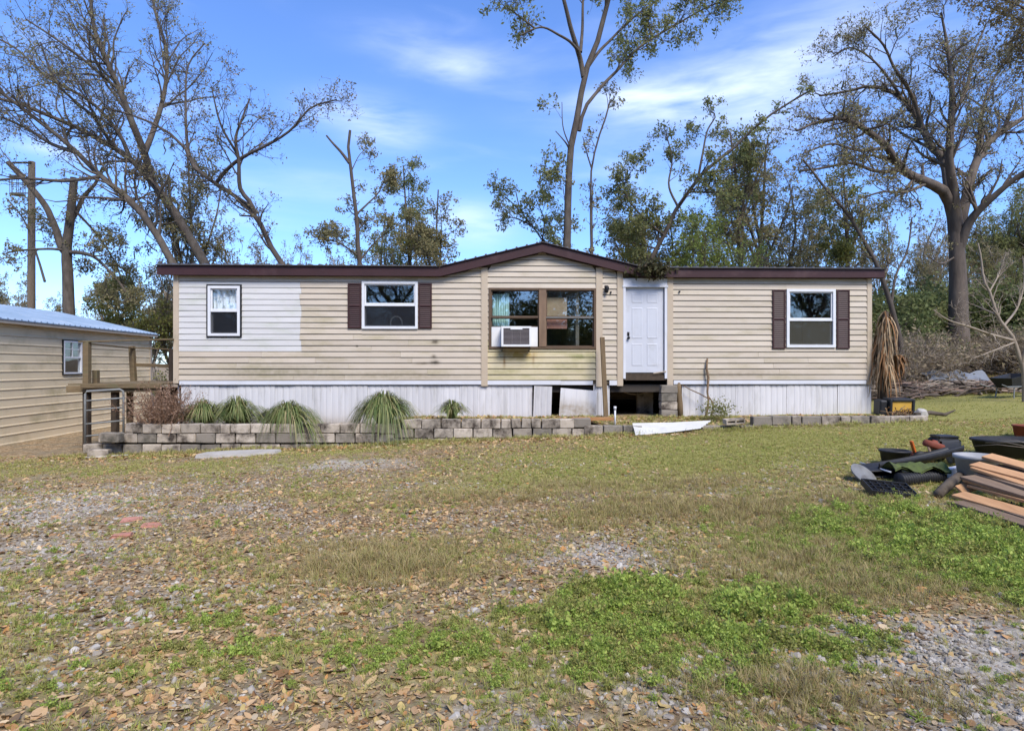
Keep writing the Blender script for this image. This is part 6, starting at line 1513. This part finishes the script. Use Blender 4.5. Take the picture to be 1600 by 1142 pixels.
for k in range(60):
    x = gr.uniform(-.8, 1.0); o = bpy.data.objects.new('stick', SM[k % 6]); link(o, bp_); y = gr.gauss(0, .3)
    o.location = (x, y, gz(bp1.x + x, bp1.y + y) - bp1.z + gr.uniform(.02, .3)); o.rotation_euler = (gr.uniform(-.25, .25), gr.uniform(-.3, .3), gr.gauss(0, .7)); s = gr.uniform(.5, 1.2); o.scale = (s, s, s)
m_tarp = mat('grey_tarpaulin', (.20, .215, .24), (.14, .15, .17), rough=.6, scale=3)
tp0 = P(1502, 570, 21.3); z0t = gz(tp0.x, tp0.y); n = 10; mb = MB(); vs = [(-1.1 + 2.2 * i / n, .5 * j / 4, .10 + .07 * math.sin(i * 1.7 + j) + .02 * j + .25 * j / 4) for j in range(5) for i in range(n + 1)]
vs += [(x, y, z - .03) for x, y, z in vs]
N1 = n + 1; fs = [(j * N1 + i, j * N1 + i + 1, (j + 1) * N1 + i + 1, (j + 1) * N1 + i) for j in range(4) for i in range(n)]; fs += [tuple(5 * N1 + v for v in reversed(f)) for f in fs]
o = mb.add(vs, fs).build('tarpaulin', m_tarp, None, True, loc=(tp0.x, tp0.y, z0t + .05)); tag(o, 'pale grey tarpaulin lying at the foot of the oak', 'tarpaulin')
wb0 = P(1582, 592, 17.5); wb0.z = gz(wb0.x, wb0.y)
wb = empty('wheelbarrow', wb0, 'dark tipped wheelbarrow under the pale bare shrub', 'wheelbarrow', rot=(0, R(-8), R(20)))
mb = MB()
tub = lambda k, z: [(-.45 * k, -.3 * k, z), (.5 * k, -.3 * k, z), (.5 * k, .3 * k, z), (-.45 * k, .3 * k, z)]
mb.add(tub(.65, .32) + tub(1.0, .62) + tub(.96, .62) + tub(.62, .35), [(0, 3, 2, 1), (0, 1, 5, 4), (1, 2, 6, 5), (2, 3, 7, 6), (3, 0, 4, 7), (4, 5, 9, 8), (5, 6, 10, 9), (6, 7, 11, 10), (7, 4, 8, 11), (8, 9, 13, 12), (9, 10, 14, 13), (10, 11, 15, 14), (11, 8, 12, 15), (12, 13, 14, 15)])
mb.build('tub', m_bplast, wb)
for y in (-.22, .22): mb = MB(); mb.tube([(.62, y * .3, .18), (.1, y, .30), (-.6, y * 1.2, .40), (-.85, y * 1.3, .5)], .018, 6); mb.build('handle', m_galv, wb, True); mb = MB(); mb.tube([(-.25, y, .33), (-.35, y * 1.1, .0)], .018, 6); mb.build('leg', m_galv, wb)
mb = MB(); Mw = Matrix.Translation((.66, 0, .18)) @ Matrix.Rotation(R(90), 4, 'X'); mb.lathe([(.10, -.04), (.17, -.045), (.185, 0), (.17, .045), (.10, .04), (.10, -.04)], 18, Mw); mb.lathe([(.001, -.03), (.10, -.03), (.10, .03), (.001, .03)], 12, Mw); mb.build('wheel', m_black, wb, True)
mb = MB(); mb.bar((.45, -.36, 0), (.5, -.4, .72), .09, .03); mb.build('tray_stay', m_tarp, wb)

# ------------------------------------------------------------------ junk heap on the right
m_gplast = mat('grey_plastic', (.36, .36, .365), (.27, .27, .275), rough=.55, scale=5, c3=(.25, .23, .2), scale3=4, lo3=.6, hi3=.8)
m_rustm = mat('rusty_paint', (.22, .055, .03), (.14, .04, .025), rough=.7, scale=8, c3=(.09, .05, .035), scale3=5)
m_ored = mat('orange_plastic', (.55, .13, .02), (.45, .10, .02), rough=.5)
m_plank = mat('raw_plank', (.56, .315, .15), (.41, .215, .10), rough=.7, scale=3, stretch=(8, .7, 8), orand=.16, bump=.15, bscale=30, c3=(.27, .15, .08), scale3=2, lo3=.6, hi3=.8)
m_pgrey = mat('weathered_plank', (.25, .17, .11), (.15, .10, .065), rough=.85, scale=3, stretch=(8, .7, 8), orand=.2, bump=.3)
def at(px, py, up=0.0):
    p = G(px, py); return p + Vector((0, 0, up))
def pot(name, px, py, wpx, hpx, m, label, cat, taper=.8, lip=.03, Y=None, tilt=(0, 0, 0), up=0, sy=1.0, fill=None):
    p = at(px, py) if Y is None else P(px, py, Y); s = p.y / F; r_ = wpx * s / 2; h_ = hpx * s
    mb = MB(); t = .03 * r_ + .006
    mb.lathe([(.001, 0), (r_ * taper, 0), (r_ * .985, h_ * .88), (r_ + lip * .4, h_ * .89), (r_ + lip * .4, h_), (r_ - t, h_), (r_ * taper - t, .02), (.001, .02)], 28, sy=sy)
    if fill: mb.lathe([(.001, h_ * .75), (r_ * .93, h_ * .75)], 20, mi=1, sy=sy)
    o = mb.build(name, [m, fill or m], None, True, loc=p + Vector((0, 0, up)), rot=tilt)
    for poly in o.data.polygons: poly.use_smooth = True
    return tag(o, label, cat)
pot('plastic_pot', 1398, 727, 42, 24, m_bplast, 'round black plastic pot standing at the left of the junk heap', 'pot', fill=m_intdark)
pot('water_tub', 1580, 716, 116, 30, m_bplast, 'wide black oval tub at the right edge of the junk heap', 'tub', .82, .05, sy=.62)
pot('plastic_planter', 1526, 762, 58, 50, m_gplast, 'pale grey plastic planter beside the orange planks', 'planter', .74, .04, up=.0)
p = at(1347, 752); mb = MB(); Md = Matrix.Rotation(R(40), 4, 'X'); mb.lathe([(.001, 0), (.14, 0), (.155, .012), (.165, .035), (.155, .035), (.14, .02), (.001, .02)], 26, Md); o = mb.build('plastic_disc', mat('dull_grey_plastic', (.20, .20, .20), (.13, .13, .13), rough=.7, scale=7, c3=(.08, .07, .06), scale3=5), None, True, loc=p + Vector((0, 0, .07)), rot=(0, R(8), R(18))); tag(o, 'round grey plastic disc propped up at the left end of the junk', 'disc')
# long black fairing
p = at(1430, 742); mb = MB(); n = 12; vs = []
for i in range(n + 1):
    t = i / n; x = -.62 + 1.28 * t; c = .10 + .05 * t
    for j in range(7):
        a_ = math.pi * j / 6; vs.append((x, -.20 * math.cos(a_) * (1 - .3 * t), (.16 - .10 * math.sin(a_) + .12 * t) * (1 - .12 * math.sin(t * 3.1))))
vs += [(x, y * .94, z + .014) for x, y, z in vs]; K = 7 * (n + 1)
fs = [(i * 7 + j, i * 7 + j + 1, (i + 1) * 7 + j + 1, (i + 1) * 7 + j) for i in range(n) for j in range(6)]; fs += [tuple(K + v for v in reversed(f)) for f in fs]
fs += [(i * 7 + e, (i + 1) * 7 + e, K + (i + 1) * 7 + e, K + i * 7 + e) for i in range(n) for e in (0, 6)]
o = mb.add(vs, fs).build('black_trough', m_bplast, None, True, loc=p + Vector((0, 0, .02)), rot=(R(-12), R(-4), R(8))); tag(o, 'long black plastic trough lying across the junk heap', 'trough')
p = at(1372, 746); mb = MB()
for bx in frame_boxes((-.22, .22, 0, .10), .02, -.14, .14): mb.cbox(*bx, .004)
mb.box(-.2, .2, -.135, .135, .0, .015); o = mb.build('shallow_tray', m_bplast, None, loc=p + Vector((0, 0, .04)), rot=(R(10), R(-5), R(-12))); tag(o, 'shallow black tray behind the grey disc', 'tray')
# nursery flat
p = at(1388, 774); fl = empty('nursery_tray', p + Vector((0, 0, .03)), 'flat black plastic grid tray on the grass', 'tray', rot=(R(14), R(5), R(-8)))
mb = MB()
for bx in frame_boxes((-.24, .24, -.16, .16), .012, 0, .07): mb.box(bx[0], bx[1], bx[4], bx[5], bx[2], bx[3])
mb.build('rim', m_bplast, fl)
mb = MB()
for k in range(1, 6): x = -.24 + .48 * k / 6; mb.box(x - .004, x + .004, -.148, .148, .004, .06)
for k in range(1, 4): y = -.16 + .32 * k / 4; mb.box(-.228, .228, y - .004, y + .004, .003, .062)
mb.box(-.228, .228, -.148, .148, -.004, .0); mb.build('grid', m_bplast, fl)
# white thin pole, corrugated pipe under green cover, white board, old log
a1, a2 = at(1344, 735, .10), at(1392, 757, .14); mb = MB(); mb.tube([a1, a2], .011, 6); o = mb.build('thin_pole', m_white, None, True); tag(o, 'thin white pole slanting over the black grid tray', 'pole')
a1, a2 = at(1405, 758, .06), at(1466, 754, .08)
mb = MB(); d = (a2 - a1).normalized(); M0 = (a2 - a1).to_track_quat('Z', 'Y').to_matrix().to_4x4(); M0.translation = a1; L_ = (a2 - a1).length; pr = [(.001, -.0)]
for k in range(16): z = L_ * k / 16; pr += [(.088, z), (.088, z + L_ / 40), (.078, z + L_ / 32), (.078, z + L_ / 18)]
pr += [(.09, L_), (.09, L_ + .04), (.072, L_ + .04), (.070, L_ - .2), (.001, L_ - .2)]
mb.lathe(pr, 18, M0); o = mb.build('drain_pipe', m_bplast, None, True); tag(o, 'short black corrugated drain pipe with its open end facing right', 'pipe')
p = at(1430, 752, .16); n = 9; mb = MB(); vs = [(-.34 + .68 * i / n, -.16 + .32 * j / 5, .04 * math.sin(i * 1.3 + j * .8) - .10 * abs(j / 5 - .45) + .05) for j in range(6) for i in range(n + 1)]; K = len(vs); vs += [(x, y, z - .02) for x, y, z in vs]; N1 = n + 1
fs = [(j * N1 + i, j * N1 + i + 1, (j + 1) * N1 + i + 1, (j + 1) * N1 + i) for j in range(5) for i in range(n)]; fs += [tuple(K + v for v in reversed(f)) for f in fs]
m_mosscl = mat('mossy_cloth', (.10, .13, .035), (.06, .07, .03), rough=1, scale=12, bump=.6)
o = mb.add(vs, fs).build('mossy_cloth', m_mosscl, None, True, loc=p); tag(o, 'moss covered green cloth draped over the black drain pipe', 'cloth')
p = at(1490, 748); o = MB().cbox(-.2, .16, -.03, .03, 0, .12, .008).build('white_board', m_white, None, loc=p + Vector((0, 0, .03)), rot=(R(12), R(-6), R(10))); tag(o, 'white board edge between the drain pipe and the grey planter', 'board')
a1, a2 = at(1466, 780, .05), at(1505, 758, .14); mb = MB(); mb.tube([a1, a1.lerp(a2, .5) + Vector((0, 0, .01)), a2], [.05, .055, .045], 8); o = mb.build('short_log', m_bark, None, True); tag(o, 'short weathered log leaning before the grey planter', 'log')
# rusty small engine machine
p = at(1452, 724); mc = empty('garden_machine', p, 'rusty red small engine garden machine on top of the junk', 'garden machine', rot=(0, 0, R(-6)))
mb = MB(); mb.cbox(.05, .36, -.14, .18, .14, .36, .04); mb.cbox(.07, .34, -.12, .16, .36, .39, .02); mb.build('engine_cover', m_bplast, mc, True)
mb = MB(); mb.lathe([(.001, 0), (.10, .0), (.115, .02), (.115, .07), (.10, .09), (.03, .095), (.03, .115), (.001, .12)], 16, Matrix.Translation((-.02, -.12, .22)) @ Matrix.Rotation(R(18), 4, 'Y'), sx=1.25, sy=.8); mb.build('fuel_tank', m_rustm, mc, True)
mb = MB(); mb.cbox(-.28, .22, -.12, .1, .08, .15, .02); mb.build('chassis', m_rustm, mc)
mb = MB(); mb.bar((-.24, -.1, .15), (-.30, -.12, .32), .05, .03, b=.006); mb.build('lever', m_ored, mc)
mb = MB(); mb.tube([(-.05, -.16, .03), (-.08, -.18, .15), (-.1, -.16, .26)], .018, 8); mb.build('exhaust_pipe', m_pgrey, mc, True)
mb = MB(); mb.lathe([(.001, 0), (.07, 0), (.08, .03), (.07, .14), (.001, .14)], 14, Matrix.Translation((.12, -.24, .1)) @ Matrix.Rotation(R(80), 4, 'Y')); mb.build('muffler', m_galv, mc, True)
for (x, y) in ((-.2, -.16), (.2, .16)):
    mb = MB(); Mw = Matrix.Translation((x, y, .09)) @ Matrix.Rotation(R(90), 4, 'X'); mb.lathe([(.001, -.025), (.09, -.03), (.10, 0), (.09, .03), (.001, .025)], 16, Mw); mb.build('wheel', m_black, mc, True)
a1, a2 = at(1480, 728, .16), at(1530, 736, .12); mb = MB(); mb.bar(a1, a2, .12, .03, b=.004); o = mb.build('board', m_pgrey); tag(o, 'brown board running from the rusty machine to the black tub', 'board')
pot('plastic_pot', 1598, 684, 26, 20, m_rustm, 'small reddish pot at the right picture edge behind the black tub', 'pot', .75)
# planks
def plank(px0, py0, up0, px1, py1, up1, w, m, label, t=.028):
    a, b_ = at(px0, py0), at(px1, py1); a.z += up0 + random.uniform(-.012, .012); b_.z += up1 + random.uniform(-.03, .03); a.x += random.uniform(-.09, .06); b_.y += random.uniform(-.10, .10)
    mb = MB(); mb.bar(a, b_, w * 1.25, t, up=(0, -.55 + random.uniform(-.14, .14), .83), b=.003); o = mb.build('plank', m); tag(o, label, 'plank', 'planks stacked at the right edge')
plank(1538, 770, .40, 1680, 800, .34, .13, m_plank, 'orange plank lying topmost on the plank pile')
plank(1528, 774, .35, 1680, 812, .30, .12, m_plank, 'orange plank directly under the topmost one')
plank(1527, 778, .27, 1680, 826, .24, .15, m_pgrey, 'greyish brown board in the middle of the plank pile')
plank(1512, 780, .20, 1690, 832, .19, .13, m_plank, 'orange plank in the middle, over a brown board')
plank(1492, 785, .12, 1570, 775, .22, .09, m_plank, 'short orange plank pointing at the log with its tip')
plank(1506, 790, .12, 1690, 846, .12, .14, m_plank, 'lowest orange plank at the front of the pile')
plank(1492, 796, .05, 1690, 860, .05, .13, m_pgrey, 'weathered brown board under the whole plank pile', .04)
plank(1530, 776, .31, 1680, 819, .27, .14, m_plank, 'dull orange plank, third from the top of the pile')
plank(1522, 780, .235, 1680, 829, .215, .15, m_pgrey, 'brown stained board squeezed between two orange planks')
plank(1516, 783, .16, 1690, 838, .155, .15, m_plank, 'orange plank half hidden low in the pile')
plank(1512, 790, .085, 1690, 852, .085, .16, m_pgrey, 'dark weathered board under the lowest orange plank')
plank(1560, 775, .31, 1700, 800, .28, .12, m_pgrey, 'grey plank at the back of the pile below the tub')
o = MB()
rr_ = random.Random(12)
for k in range(70):
    p = at(1565 + rr_.uniform(-40, 60), 800 + rr_.uniform(-12, 22)); x, y = p.x, p.y
    a_ = rr_.uniform(0, 3.14); L_ = rr_.uniform(.08, .25); o.tube([(x, y, p.z + .01), (x + math.cos(a_) * L_, y + math.sin(a_) * L_, p.z + rr_.uniform(.01, .08))], rr_.uniform(.004, .012), 4)
tag(o.build('twig_litter', m_darkwood), kind='stuff')
mb = MB()
for k in range(3): a1 = at(1520 + 20 * k, 722, .22 + .05 * k); a2 = at(1600 + 10 * k, 736, .30); mb.tube([a1, a1.lerp(a2, .5) + Vector((0, 0, .03)), a2], .004, 4)
o = mb.build('wire', m_bark_pale, None, True); tag(o, 'loose thin wires lying across the black oval tub', 'wire')
# pinkish brick fragments in the drive
m_brick = mat('broken_brick', (.42, .20, .15), (.34, .15, .11), rough=.95, scale=10)
for (px_, py_, lab) in ((207, 813, 'pinkish broken brick flush in the gravel, farther left one'), (237, 824, 'pinkish broken brick flush in the gravel, nearer right one'), (192, 838, 'sliver of pinkish broken brick nearest the viewer')):
    p = at(px_, py_); o = MB().cbox(-.10, .09, -.055, .05, -.03, .022, .012, jit=.012).build('brick_fragment', m_brick, None, loc=p, rot=(R(3), R(-2), R(20))); tag(o, lab, 'brick')
